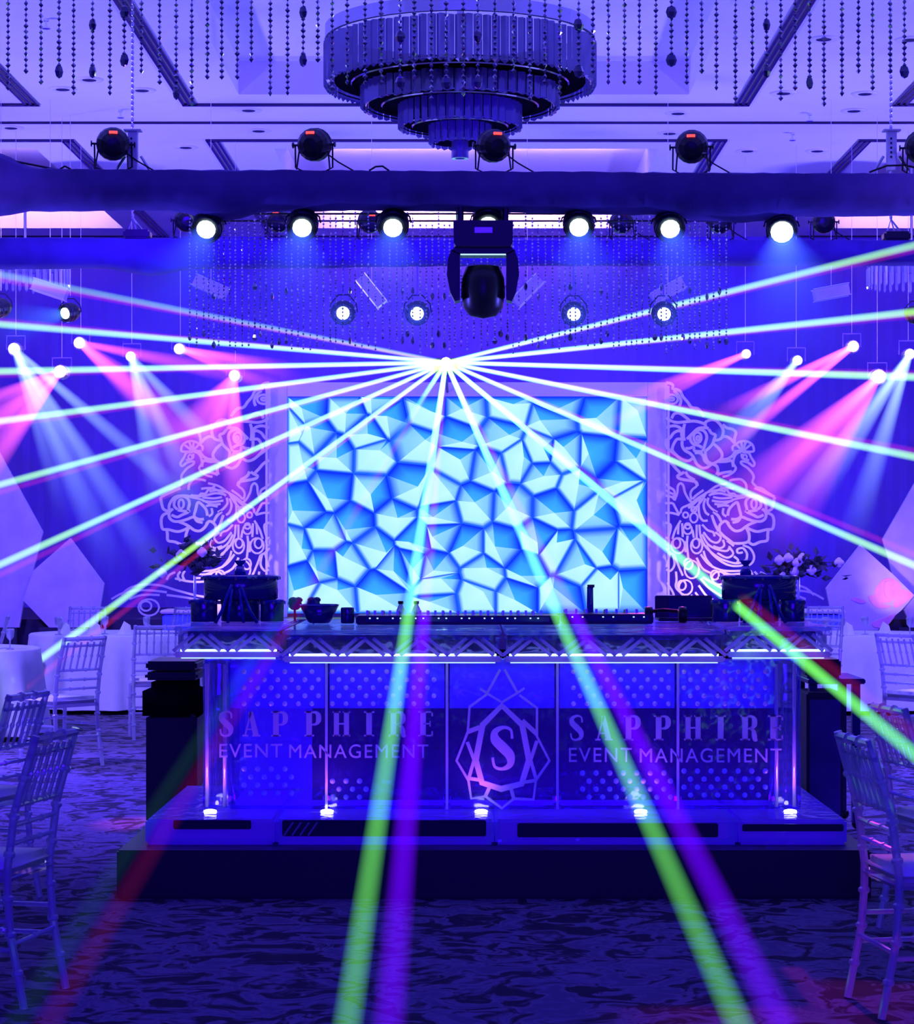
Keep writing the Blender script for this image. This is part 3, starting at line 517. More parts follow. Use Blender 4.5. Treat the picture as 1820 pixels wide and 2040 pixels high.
for i, (px, py) in enumerate(((684, 622), (831, 623), (1142, 624), (1321, 624))):
    p = P(px, py, BD); top = P(px, tbat(BB, px), BD).z + 0.02
    e = par_hanging(p, top, 'small glowing spotlight hanging below the rear truss, ' + ('far left', 'second from left', 'second from right', 'far right')[i], 'lit spotlights below the rear truss', 0.064, p + Vector((0, -5, -1.0)), 1.8, (0.05, 0.1, 1.0), 3.0, i)
    MB().tube([(0, 0, 0), (0, 0, p.z - top + 0.17)], 0.009, 6).build('drop_pole', M['wall'], e)
# ================================================================== big moving head
mh = empty('moving_head_light', P(962, 424, FD - 0.1), 'big black moving-head lamp hanging under the front truss', 'stage light')
k_ = (FD - 0.1) / F; Z0 = 424
def mp(x, y): return ((x - 962) * k_, (Z0 - y) * k_)
for s in (-1, 1): MB().tube([(s * 0.17, 0, 0.06), (s * 0.17, 0, -0.1)], 0.022).build('clamp', M['blackmetal'], mh)
def pr(pts, y0, y1, nm, mat): return MB().prism([mp(*q) for q in pts], y0, y1).build(nm, mat, mh)
pr([(903, 445), (1021, 445), (1020, 490), (1016, 496), (908, 496), (904, 490)], -0.17, 0.17, 'base', M['blackmetal'])
pr([(945, 459), (980, 459), (980, 470), (945, 470)], -0.176, -0.17, 'name_plate', M['alu'])
pr([(907, 493), (1016, 493), (1024, 503), (1008, 511), (916, 511), (900, 503)], -0.1, 0.1, 'yoke_bridge', M['blackmetal'])
pr([(899, 500), (916, 509), (916, 600), (906, 603), (897, 585), (890, 550), (892, 520)], -0.1, 0.1, 'yoke_arm', M['blackmetal'])
pr([(1024, 500), (1008, 509), (1008, 600), (1019, 603), (1027, 585), (1033, 550), (1031, 520)], -0.1, 0.1, 'yoke_arm', M['blackmetal'])
pr([(917, 509), (1007, 509), (1007, 511.5), (917, 511.5)], -0.104, -0.1, 'led_edge', M['led'])
hd = MB(); zc = mp(962, 582)[1]
hd.lathe([(0.0, -0.2), (0.1, -0.18), (0.15, -0.12), (0.165, 0.0), (0.16, 0.1), (0.13, 0.19), (0.07, 0.2), (0, 0.2)], 12, Matrix.Translation((0, 0, zc)))
hd.build('head', M['blackmetal'], mh, smooth=True)
MB().tube([(-0.165, 0, zc), (0.165, 0, zc)], 0.05, 10).build('tilt_axle', M['blackmetal'], mh)
# ================================================================== small moving heads and their coloured beams
def mover(px, py, D, pink, beams, label, r=0.07):
    p = P(px, py, D); e = empty('moving_spot', p, label, 'stage light', 'small moving spots on both sides')
    col = (1.0, 0.12, 0.75) if pink else (0.35, 0.55, 1.0)
    MB().ball((0, -0.02, 0), r, 12, 8).build('lens', M['lens_pink'] if pink else M['lens_white'], e)
    MB().lathe([(r * 1.15, 0), (r * 1.35, 0.05), (r * 1.3, 0.22), (r * 0.8, 0.3), (0, 0.3)], 12, Matrix.Rotation(-math.pi / 2, 4, 'X')).build('head', M['alu'], e)
    MB().tube([(-0.12, 0.12, 0), (-0.12, 0.12, 0.18), (0.12, 0.12, 0.18), (0.12, 0.12, 0)], 0.01).build('yoke', M['wall'], e)
    MB().tube([(0, 0.12, 0.18), (0, 0.12, HZ - p.z - 0.003)], 0.003, 5).build('suspension_cable', M['ceiling'], e)
    for (qx, qy, r1, s) in beams: beam(e, p, P(px + (qx - px) * 1.7, py + (qy - py) * 1.7, D - 2.5), 0.045, r1 * 1.9, col, s * (1.7 if pink else 1.3), 0.0, 1.55, 'beam', 14, 1.3)
mover(28, 695, 30, False, [(150, 960, 0.14, 12), (215, 980, 0.13, 10), (300, 930, 0.10, 8), (90, 900, 0.08, 5)], 'white spotlight nearest the left edge, beams falling to the right')
mover(120, 740, 29, True, [(-60, 880, 0.22, 14), (-30, 940, 0.16, 14), (-80, 820, 0.1, 8)], 'pink spotlight at left shining towards the left edge')
mover(158, 683, 31, True, [(300, 800, 0.22, 9), (470, 745, 0.12, 7), (360, 860, 0.2, 6)], 'pink spotlight at upper left with rose beams to the right')
mover(260, 710, 31, False, [(300, 900, 0.12, 8), (350, 910, 0.13, 8), (420, 880, 0.12, 6)], 'white spotlight between the two upper left pink lamps', 0.06)
mover(357, 695, 32, True, [(500, 722, 0.08, 10), (480, 745, 0.07, 6)], 'pink spotlight at left above the peacock panel')
mover(467, 748, 31, True, [(370, 880, 0.32, 11), (470, 960, 0.16, 12), (420, 900, 0.2, 8)], 'pink spotlight close to the upper left corner of screen surround')
mover(1486, 705, 32, True, [(1330, 765, 0.07, 9), (1300, 800, 0.06, 5)], 'small pink spotlight above the right peacock panel', 0.06)
mover(1588, 718, 31, False, [(1500, 840, 0.1, 7), (1450, 860, 0.1, 5)], 'small white spotlight between two right pink lamps', 0.06)
mover(1699, 690, 31, True, [(1530, 775, 0.07, 14), (1460, 880, 0.1, 7), (1560, 800, 0.06, 7)], 'highest pink spotlight on the right with two thin beams')
mover(1750, 750, 29, True, [(1540, 930, 0.2, 14), (1500, 1010, 0.18, 10), (1620, 960, 0.22, 12)], 'bright pink spotlight low on the right with wide beams', 0.08)
mover(1812, 705, 30, False, [(1700, 880, 0.1, 12), (1740, 930, 0.12, 12), (1640, 930, 0.1, 6)], 'white spotlight nearest the right edge', 0.06)
for (px, py, D, lab) in ((2, 613, 28, 'cut off by the left edge'), (140, 622, 29, 'above the upper left pink lamp'), (1822, 627, 29, 'cut off by the right edge')):
    p = P(px, py, D); par_hanging(p, p.z + 0.22, 'small cyan spotlight ' + lab, 'side spotlights', 0.07, p + Vector((-3 if px < 900 else 3, -4, -1.2)), 2.2, (0.05, 0.25, 1.0), 4.0, 3)
    # pole up to the ceiling
    q = [o for o in bpy.data.objects if o.get('label') == 'small cyan spotlight ' + lab][0]
    MB().tube([(0, 0, -0.015), (0, 0, HZ - p.z - 0.225)], 0.003, 5).build('suspension_cable', M['ceiling'], q)
# ================================================================== chandelier
CD = 21.0; cc = P(916, 100, CD); kc = CD / F
ch = empty('crystal_chandelier', (cc.x, CD, P(0, 318, CD).z), 'huge round tiered chandelier of hanging crystal prisms', 'chandelier'); cz0 = ch.location.z
def zc_(py): return P(0, py, CD).z - cz0
TI = [(266, 82, 172, 96), (192, 172, 216, 56), (118, 205, 256, 40), (58, 236, 287, 22), (17, 280, 316, 8)]
for t, (rp, y0, y1, n) in enumerate(TI):
    r = rp * kc; zt, zb_ = zc_(y0), zc_(y1); h = zt - zb_
    if t == 0:
        MB().lathe([(r * 0.98, zt), (r * 1.01, zt), (r * 1.01, zt + 0.12), (r * 0.98, zt + 0.12)], 48, ring=True).build('rim_band', M['alu'], ch, smooth=False)
    ring = MB(); ring.lathe([(r * 0.985 - 0.012, zb_ + 0.012), (r * 0.985, zb_ + 0.018), (r * 0.985 - 0.012, zb_ + 0.024)], 40, ring=True)
    ring.build('ring', M['chrome'], ch)
    if t < 4:
        MB().lathe([(r * 0.82 - 0.012, zb_ + 0.008), (r * 0.82, zb_ + 0.018), (r * 0.82 - 0.012, zb_ + 0.028)], 40, ring=True).build('ring', M['chrome'], ch)
        MB().lathe([(0.02, zb_ + 0.03), (r * 0.94, zb_ + 0.03), (r * 0.94, zb_ + 0.05), (0.02, zb_ + 0.05)], 40).build('tier_plate', M['velvet'], ch)
    if t < 4:                                             # faceted prisms hung edge to edge around the tier
        w_ = 2 * math.pi * r / n * 0.94
        pm = MB().add([(-w_ / 2, 0, 0), (w_ / 2, 0, 0), (w_ / 2, 0, h * 0.93), (-w_ / 2, 0, h * 0.93), (0, -w_ * 0.35, 0), (0, -w_ * 0.35, h * 0.93), (0, -w_ * 0.1, -h * 0.07)],
                      [(0, 4, 5, 3), (4, 1, 2, 5), (0, 3, 2, 1), (3, 5, 2), (0, 6, 4), (4, 6, 1), (0, 1, 6)]).mesh('prism', M['prism'])
        for i in range(n):
            an = 2 * math.pi * i / n; link('prism', pm, ch, (r * math.sin(an), -r * math.cos(an), zb_ + random.uniform(-0.008, 0.008)), (0, 0, an + random.uniform(-0.12, 0.12)))
    else: MB().lathe([(r, zb_), (r, zt), (r * 0.6, zt), (r * 0.6, zb_)], 10, ring=True).build('tip', M['prism'], ch)
MB().tube([(0, 0, zc_(280)), (0, 0, HZ + RD - cz0)], 0.03, 8).build('stem', M['alu'], ch)
MB().lathe([(0.3, HZ + RD - cz0 - 0.08), (0.32, HZ + RD - cz0 - 0.01)], 20).build('ceiling_rose', M['alu'], ch)
# small side chandeliers
def side_chandelier(px, label):
    D = 33.0; p = P(px, 570, D); e = empty('side_chandelier', p, label, 'chandelier', 'small crystal chandeliers at the sides'); r = 0.62
    pm = MB().add([(-0.022, 0, 0), (0.022, 0, 0), (0.022, 0, 0.26), (-0.022, 0, 0.26), (0, -0.02, 0), (0, -0.02, 0.26), (0, -0.01, -0.03)], [(0, 4, 5, 3), (4, 1, 2, 5), (0, 3, 2, 1), (3, 5, 2), (0, 6, 4), (4, 6, 1), (0, 1, 6)]).mesh('prism', M['acrylic'])
    for i in range(40):
        an = 2 * math.pi * i / 40; link('prism', pm, e, (r * math.sin(an), -r * math.cos(an), random.uniform(-0.02, 0.02)), (0, 0, an))
    MB().lathe([(r * 0.97, 0.26), (r * 1.02, 0.26), (r * 1.02, 0.3), (0.05, 0.3), (0.05, 0.28)], 24).build('frame', M['alu'], e)
    MB().tube([(0, 0, 0.3), (0, 0, HZ - p.z - 0.003)], 0.02).build('stem', M['alu'], e)
side_chandelier(50, 'small crystal prism chandelier in the upper left behind truss')
side_chandelier(1815, 'small crystal prism chandelier at the right edge')
# clear box lanterns
def box_lantern(px, py, ang, label):
    D = 28.0; p = P(px, py, D); e = empty('box_lantern', p, label, 'lantern', 'clear box lanterns in the haze'); R = Matrix.Rotation(ang, 4, 'Y')
    MB().box((0, 0, 0), (0.42, 0.2, 0.13), R).build('glass_box', M['acrylic'], e)
    for sy in (-1, 1):
        for sz in (-1, 1): MB().tube([(-0.22, sy * 0.105, sz * 0.07), (0.22, sy * 0.105, sz * 0.07)], 0.008, 5, R).build('edge_rod', M['alu'], e)
    MB().tube([(-0.15, 0, 0.01), (0.15, 0, 0.01)], 0.03, 8, R).build('tube_lamp', M['acrylic'], e)
    MB().tube([(0, 0, 0.06), (0, 0, HZ - p.z - 0.003)], 0.003, 4).build('stem', M['ceiling'], e)
for (px, py, an, lab) in ((100, 577, 0.32, 'at far left below the rear truss'), (420, 572, 0.42, 'at left behind bead curtain'), (740, 580, 0.9, 'left of the moving head'), (1050, 580, -0.8, 'right of the moving head'), (1330, 580, -0.5, 'right behind bead curtain'), (1655, 583, -0.18, 'at far right')):
    box_lantern(px, py, an, 'clear glass box lantern hanging ' + lab)
# ================================================================== bead strands
def strand_mesh(n, step, r, pend, seed, two=False):
    rnd = random.Random(seed); b = MB(); L_ = n * step
    b.tube([(0, 0, 0), (0, 0, -L_)], r * 0.12, 3)
    for i in range(n):
        rr = r * rnd.uniform(0.8, 1.1); zz = -(i + 1) * step; a = rnd.uniform(0, 3)
        vs = [(rr * math.cos(a + k * math.pi / 2), rr * math.sin(a + k * math.pi / 2), zz) for k in range(4)] + [(0, 0, zz - rr * 1.15), (0, 0, zz + rr * 1.15)]
        b.add(vs, [(k, (k + 1) % 4, 5) for k in range(4)] + [((k + 1) % 4, k, 4) for k in range(4)])
    if pend:
        b.ball((0, 0, -L_ - r * 2.4), r * 2.1, 6, 4, (1, 0.6, 1.25))
        if two: b.ball((0, 0, -L_ * 0.62), r * 2.1, 6, 4, (1, 0.6, 1.25))
    me = b.mesh('bead_strand', M['crystal']); me.materials.append(M['glint'])
    k0 = 3 + 2
    for i in range(n):
        if rnd.random() < 0.16:
            for q in range(8):
                j = k0 + i * 8 + q
                if j < len(me.polygons): me.polygons[j].material_index = 1
    return me
ND = 10.6; NK = ND / F
near = [strand_mesh(n, 11.2 * NK, 5.2 * NK, pend, 100 + i, two) for i, (n, pend, two) in enumerate(((22, False, False), (19, True, True), (23, False, False), (20, False, False), (21, True, False), (24, False, False)))]
rnd = random.Random(11); x = 16.0; i = 0
while x < 1820:
    zt = P(x, -70, ND).z; yy = ND + rnd.choice((-0.25, 0, 0.25))
    o = link('bead_strand', near[(i * 7 + rnd.randrange(3)) % 6], None, ((x - VX) * yy / F, yy, rz_ - 0.01 if False else P(0, -74, ND).z + 0.02), (0, 0, rnd.uniform(0, 3)))
    tag(o, 'string of crystal beads hanging from above the top edge', 'bead strand', 'near bead strands along the top edge'); x += rnd.uniform(28, 38); i += 1
rz_ = P(0, -74, ND).z + 0.03; rail = empty('strand_rail', (0, ND, rz_), 'thin rail above the frame carrying the near bead strings', 'rail')
for yy in (-0.25, 0, 0.25): MB().tube([(-3.5, yy, 0), (3.5, yy, 0)], 0.012, 6).build('rail', M['chrome'], rail)
for s in (-1, 1): MB().tube([(s * 3.4, 0, 0), (s * 3.4, 0, HZ - rz_ - 0.002)], 0.006, 5).build('hanger', M['chrome'], rail)
FK = 18.2 / F
far = [strand_mesh(n, 7.2 * FK, 2.7 * FK, pend, 200 + i, two) for i, (n, pend, two) in enumerate(((36, False, False), (33, True, False), (37, False, False), (34, True, True), (35, False, False)))]
x = 378.0; i = 0
while x < 1452:
    yy = rnd.choice((17.9, 18.2, 18.6)); zt = P(x, 428, 18.2).z
    o = link('bead_strand', far[(i * 3 + rnd.randrange(2)) % 5], None, ((x - VX) * yy / F, yy, zt), (0, 0, rnd.uniform(0, 3)))
    tag(o, 'fine crystal bead string in the curtain below the front truss', 'bead strand', 'bead curtain below the front truss'); x += rnd.uniform(9.5, 15); i += 1
cr = empty('curtain_frame', (0, 17.82, P(0, 428, 18.2).z), 'thin dark frame behind front truss carrying the bead curtain', 'frame')
for yy in (17.9, 18.2, 18.6): MB().tube([((370 - VX) * yy / F, yy - 17.82, 0.008), ((1460 - VX) * yy / F, yy - 17.82, 0.008)], 0.008, 6).build('rail', M['blackmetal'], cr)
for px in (375, 910, 1455): MB().tube([((px - VX) * 18.2 / F, -0.25, 0.02), ((px - VX) * 18.2 / F, 0.8, 0.016)], 0.01, 6).build('cross_arm', M['blackmetal'], cr)
# ================================================================== platform and ice bar
PDp = 10.42; PH = 0.22
pl = MB(); x0 = P(232, 0, PDp).x; x1 = P(1735, 0, PDp).x
pl.bbox(((x0 + x1) / 2, PDp + 1.5, PH / 2), (x1 - x0, 3.0, PH), 0.008)
tag(pl.build('platform', M['blackpaint']), 'low black platform carrying the ice bar', 'platform')
BDp = 11.0; kb = BDp / F
bar = empty('ice_bar', ((P(1000, 0, BDp)).x, BDp, PH), 'carved clear ice bar glowing violet-blue with engraved lettering and gem emblem', 'bar')
BX, BY, BZ = bar.location
def lx(px, D=BDp): return P(px, 0, D).x - BX
def lzz(py, D=BDp): return P(0, py, D).z - BZ
ZB, ZT, CT = 0.339 - PH, 1.05 - PH, 1.2 - PH
base_edges = [288, 548, 985, 1470, 1688]
for i in range(4):
    a0, a1 = lx(base_edges[i], 10.6) + 0.002, lx(base_edges[i + 1], 10.6) - 0.002
    o = MB().bbox(((a0 + a1) / 2, -0.4 + 0.75, ZB / 2), (a1 - a0, 1.5, ZB - 0.002), 0.012).build('base_block', M['frost'], bar)
    MB().box(((a0 + a1) / 2, 0.36, ZB * 0.5), (a1 - a0 - 0.06, 1.3, ZB * 0.7)).build('led_panel', M['glow_blue'], o)
    w0, w1, v0, v1 = ((345, 500, 1634, 1652), (562, 968, 1634, 1666), (1030, 1430, 1640, 1668), (1478, 1680, 1642, 1656))[i]
    MB().bbox(((lx(w0, 10.6) + lx(w1, 10.6)) / 2, -0.39, (lzz(v0, 10.6) + lzz(v1, 10.6)) / 2), (lx(w1, 10.6) - lx(w0, 10.6), 0.03, lzz(v0, 10.6) - lzz(v1, 10.6)), 0.004).build('dark_window', M['dark_ice'], o)
    if i == 1:
        for k in range(4): MB().tube([(lx(566 + 16 * k, 10.6), -0.408, lzz(1664, 10.6)), (lx(584 + 16 * k, 10.6), -0.408, lzz(1638, 10.6))], 0.005, 6).build('diagonal_rod', M['frost'], o)
body_edges = [402, 650, 890, 1110, 1350, 1598]; blocks = []
for i in range(5):
    a0, a1 = lx(body_edges[i]) + 0.003, lx(body_edges[i + 1]) - 0.003
    if i == 0: a0 += 0.12
    if i == 4: a1 -= 0.12
    o = MB().bbox(((a0 + a1) / 2, 0.09, (ZB + ZT) / 2), (a1 - a0, 0.18, ZT - ZB), 0.012).build('body_block', M['ice'], bar); blocks.append((a0, a1, o))
    MB().box(((a0 + a1) / 2, 0.1, (lzz(1412) + ZT) / 2), (a1 - a0 - 0.02, 0.12, ZT - lzz(1412))).build('frosted_band', M['frost'], o)
    if i < 4: MB().box((a1 + 0.003, 0.0, (ZB + ZT) / 2), (0.012, 0.012, ZT - ZB)).build('seam', M['engrave'], o)
for s, cx in ((-1, 432), (1, 1568)):
    o = MB().lathe([(0.075, ZB), (0.078, ZB + 0.02), (0.074, ZB + 0.35), (0.078, ZT - 0.02), (0.07, ZT)], 20, Matrix.Translation((lx(cx), 0.09, 0))).build('end_column', M['ice'], bar, smooth=True)
    for dx in (-0.05, 0.035): MB().tube([(lx(cx) + dx, 0.02, ZB + 0.01), (lx(cx) + dx, 0.02, ZT - 0.02)], 0.009, 8).build('highlight_rib', M['engrave'], o, smooth=True)  # pale tubes imitating specular highlights on the column
    MB().box((lx(cx) - s * 0.0, 0.5, (ZB + ZT) / 2), (0.1, 0.7, ZT - ZB)).build('return_block', M['ice'], bar)
bk = MB().box((lx(1085), 0.42, (ZB + lzz(1412)) / 2), (lx(1560) - lx(610), 0.03, lzz(1412) - ZB)).build('back_cloth', M['velvet'], bar); bk['label'] = 'black backing cloth seen through the ice'
bk2 = MB().box((lx(1000), 1.1, (ZB + ZT) / 2), (lx(1590) - lx(410), 0.03, ZT - ZB)).build('rear_board', M['velvet'], bar)
for q0, q1 in ((440, 604), (1556, 1566)): MB().box((lx((q0 + q1) / 2), 0.9, (ZB + ZT) / 2), (lx(q1) - lx(q0), 0.03, ZT - ZB - 0.01)).build('added_frost_back', M['frost'], bar)  # added pale panels that brighten the ends of the ice
ctr = [(345, 560, 11.15, 0.005), (562, 1000, 10.8, 0.0), (1003, 1445, 10.8, 0.0), (1447, 1657, 11.15, 0.005)]
rodm = {}
for (p0, p1, D, dz) in ctr:
    a0, a1 = lx(p0, D) + 0.002, lx(p1, D) - 0.002; y0 = D - BDp; dep = 12.35 - D; zt, zb_ = CT + dz, CT - 0.15 + dz
    o = MB().bbox(((a0 + a1) / 2, y0 + dep / 2, zt - 0.012), (a1 - a0, dep, 0.024), 0.006).build('counter_block', M['ice'], bar)
    for nm, zz, hh in (('top_chord', zt - 0.035, 0.022), ('bottom_chord', zb_ + 0.014, 0.028)):
        MB().bbox(((a0 + a1) / 2, y0 + 0.02, zz), (a1 - a0, 0.05, hh), 0.008).build(nm, M['engrave'] if nm[0] == 'b' else M['ice'], o, smooth=False)
    MB().bbox(((a0 + a1) / 2, y0 + 0.2, (zt + zb_) / 2), (a1 - a0 - 0.02, 0.26, zt - zb_ - 0.05), 0.02).build('ice_core', M['ice'], o)
    MB().box(((a0 + a1) / 2, y0 + 0.6, (zt + zb_) / 2 - 0.01), (a1 - a0 - 0.05, 0.5, zt - zb_ - 0.03)).build('dark_core', M['blackpaint'], o)
    MB().box(((a0 + a1) / 2, y0 + 0.05, zb_ - 0.003), (a1 - a0 - 0.06, 0.012, 0.008)).build('added_glow_strip', M['led'], o)  # added glowing strip imitating reflection highlights on the ice edge
    MB().box(((a0 + a1) / 2, y0 + 0.062, zb_ + 0.03), (a1 - a0 - 0.05, 0.01, 0.012)).build('added_glow_strip', M['rod_glow'], o)  # added glowing strip that brightens the rods from behind
    n = max(3, round((a1 - a0) / 0.135)); st_ = (a1 - a0) / n; h = zt - zb_ - 0.07; zm = zb_ + 0.03
    for k in range(n):
        for off in (-0.022, 0.022):
            xa, xb = a0 + st_ * (k + 0.12), a0 + st_ * (k + 0.88)
            if k % 2: xa, xb = xb, xa
            MB().tube([(xa + off, y0 + 0.03, zm), (xb + off, y0 + 0.03, zm + h)], 0.0095, 6).build('diagonal_rod', M['engrave'], o)
# dimples pressed into the ice
dm = MB().ball((0, 0, 0), 0.0125, 8, 5, (1, 0.7, 1)).mesh('dimple', M['engrave'], True); dm2 = MB().ball((0, 0, 0), 0.0135, 8, 5, (1, 0.7, 1)).mesh('dimple', M['frost'], True); cnt = 0  # upper dimples use paler ice to imitate sparkling reflections
for (q0, q1, r0, r1) in ((486, 640, 1338, 1402), (662, 868, 1338, 1402), (1142, 1342, 1338, 1402), (1362, 1530, 1338, 1402), (486, 590, 1532, 1590), (1160, 1336, 1540, 1590), (1362, 1530, 1536, 1594), (662, 740, 1556, 1590)):
    row = 0; yy = r0
    while yy <= r1:
        xx = q0 + (13 if row % 2 else 0)
        while xx <= q1:
            X = lx(xx); par_ = [b_[2] for b_ in blocks if b_[0] <= X <= b_[1]]
            if par_: link('dimple', dm if yy < 1450 else dm2, par_[0], (X, 0.0, lzz(yy))); cnt += 1
            xx += 27
        yy += 16; row += 1
# engraved letters
def glyph(c, b, ox, oz, h):
    u = h; Y0, Y1 = -0.006, 0.02
    def bx(x0_, z0_, x1_, z1_): b.prism([(ox + x0_ * u, oz + z0_ * u), (ox + x1_ * u, oz + z0_ * u), (ox + x1_ * u, oz + z1_ * u), (ox + x0_ * u, oz + z1_ * u)], Y0, Y1)
    def rb(pts, ws, sm=True):
        if sm:
            q = smooth_pts(pts, 5); W_ = [];
            for i in range(len(q)):
                t = i / (len(q) - 1) * (len(ws) - 1); j = min(int(t), len(ws) - 2); W_.append((ws[j] + (ws[j + 1] - ws[j]) * (t - j)) * u)
        else: q = pts; W_ = [w_ * u for w_ in ws]
        b.ribbon([(ox + p[0] * u, oz + p[1] * u) for p in q], W_, Y0 - 0.001, Y1 + 0.001)
    if c == 'I': bx(-.11, 0, .11, 1); bx(-.2, 0, .2, .06); bx(-.2, .94, .2, 1)
    if c == 'H': [bx(s * .2 - .1, 0, s * .2 + .1, 1) for s in (-1, 1)]; bx(-.12, .47, .12, .53); [bx(s * .2 - .15, e, s * .2 + .15, e + .06) for s in (-1, 1) for e in (0, .94)]
    if c in 'PR':
        bx(-.24, 0, -.02, 1); bx(-.32, 0, .06, .06); bx(-.32, .94, .06, 1); rb([(-.05, .96), (.14, .95), (.24, .83), (.24, .62), (.14, .49), (-.03, .47)], [.05, .1, .2, .2, .1, .05])
    if c == 'R': rb([(.06, .48), (.2, .38), (.24, .2), (.27, .03), (.36, .04)], [.06, .14, .2, .16, .05])
    if c == 'E':
        bx(-.22, 0, 0, 1); bx(-.3, 0, .28, .055); bx(-.3, .945, .28, 1); bx(-.1, .48, .18, .53); bx(.22, 0, .28, .2); bx(.22, .8, .28, 1); bx(.14, .4, .19, .61)
    if c == 'A': rb([(-.24, .02), (0.0, .98)], [.06, .07], False); rb([(.2, .02), (-.02, .98)], [.22, .16], False); bx(-.2, .26, .16, .31); bx(-.34, 0, -.12, .06); bx(.05, 0, .36, .06)
    if c == 'S': rb([(.22, .72), (.19, .92), (.02, .98), (-.17, .88), (-.17, .7), (0, .52), (.17, .33), (.17, .12), (0, .02), (-.18, .07), (-.23, .28)], [.06, .06, .07, .14, .22, .24, .22, .14, .07, .06, .06])
for (xs_, yb, hh) in (((450, 500, 556, 622, 680, 735, 790, 848), 1467, 50), ((1148, 1202, 1258, 1318, 1380, 1435, 1490, 1545), 1475, 50)):
    for c, px in zip('SAPPHIRE', xs_):
        X = lx(px); b = MB(); glyph(c, b, X, lzz(yb), hh * kb)
        par_ = [b_[2] for b_ in blocks if b_[0] - 0.02 <= X <= b_[1] + 0.02]; b.build('letter', M['engrave'], par_[0] if par_ else bar)
def words(txt, px0, px1, py, hpx, parent):
    cu = bpy.data.curves.new('words', 'FONT'); cu.body = txt; cu.extrude = 0.01; cu.size = 1.0; cu.space_character = 1.15; cu.offset = 0.0
    t = bpy.data.objects.new('words', cu); COL.objects.link(t); dg = bpy.context.evaluated_depsgraph_get(); me = bpy.data.meshes.new_from_object(t.evaluated_get(dg)); bpy.data.objects.remove(t)
    xs_ = [v.co.x for v in me.vertices]; ys_ = [v.co.y for v in me.vertices]; sx = (lx(px1) - lx(px0)) / (max(xs_) - min(xs_)); sz = hpx * kb / (max(ys_) - min(ys_)); x_, y_ = min(xs_), min(ys_)
    for v in me.vertices: v.co = Vector((lx(px0) + (v.co.x - x_) * sx, -v.co.z - 0.0 + 0.004, lzz(py) + (v.co.y - y_) * sz))
    me.materials.clear(); me.materials.append(M['engrave']); return link('lettering', me, parent)
words('EVENT', 437, 562, 1509, 27, blocks[0][2]); words('MANAGEMENT', 576, 853, 1510, 27, blocks[1][2])
words('EVENT', 1133, 1258, 1518, 28, blocks[3][2]); words('MANAGEMENT', 1274, 1556, 1519, 28, blocks[4][2])
# gem emblem
GP = lambda p: (lx(820 + 0.2255 * p[0]), lzz(1300 + 0.2255 * p[1]))
em = blocks[2][2]
def gem(nm, pts, wpx, closed=False, y=0.0):
    q = [GP(p) for p in pts]; return MB().ribbon(q, wpx * kb, -0.008 + y, 0.022 + y, closed).build(nm, M['engrave'], em)
gem('emblem_line', [(780, 150), (670, 350)], 5); gem('emblem_line', [(820, 150), (930, 350)], 5, y=0.0007)
gem('emblem_line', [(605, 320), (680, 370), (795, 440), (920, 365), (995, 315)], 4.5, y=0.0014)
gem('emblem_outline', [(660, 370), (510, 480), (495, 700), (395, 955), (500, 1130), (525, 1290), (650, 1270), (795, 1375), (900, 1290), (1075, 1300), (1095, 1130), (1215, 955), (1105, 740), (1105, 490), (950, 375)], 5, y=0.002)
gem('emblem_ring', [(795, 470), (625, 640), (565, 950), (620, 1150), (790, 1205), (970, 1160), (1035, 950), (975, 640)], 12, True, 0.003)
gem('emblem_line', [(495, 700), (600, 660)], 9, y=0.001); gem('emblem_line', [(1105, 720), (975, 600)], 9, y=0.001)
gem('emblem_line', [(500, 1110), (630, 1130)], 7, y=0.0012); gem('emblem_line', [(1095, 1130), (970, 1150)], 6, y=0.0012); gem('emblem_line', [(650, 1270), (690, 1180)], 7, y=0.0016); gem('emblem_line', [(900, 1290), (870, 1180)], 7, y=0.0016)
gem('emblem_line', [(490, 790), (550, 950), (500, 1120)], 7, y=0.0025); gem('emblem_line', [(1105, 780), (1050, 950), (1095, 1110)], 7, y=0.0025)
gs = MB(); glyph('S', gs, GP((802, 0))[0], GP((0, 1035))[1], 86 * kb); gs.build('emblem_letter', M['engrave'], em)
# lamps inside the bar: blue LED battens under the counter and at its foot
area('bar_led_top', (BX, BY + 0.3, 1.03), (BX, BY + 0.22, 0.3), 2.6, 34, (0.06, 0.0, 1.0), 170, 0.1)
area('bar_led_foot', (BX, BY + 0.28, 0.36), (BX, BY + 0.18, 1.2), 2.6, 34, (0.06, 0.0, 1.0), 170, 0.1)
for i, px in enumerate((420, 652, 958, 1275, 1572)):
    D = 10.93; x_, z_ = lx(px, D), ZB
    o = MB().lathe([(0.03, z_ - 0.001), (0.03, z_ + 0.006), (0.02, z_ + 0.01)], 14, Matrix.Translation((x_, D - BDp - 0.03, 0))).build('led_puck', M['puck'], bar)
    spot('puck_lamp', (BX + x_, D - 0.04, BZ + z_ + 0.03), (BX + x_ + 0.03, BDp + 0.02, 1.0), 9.0, (0.28, 0.05, 1.0), 120, 0.8, 0.02)
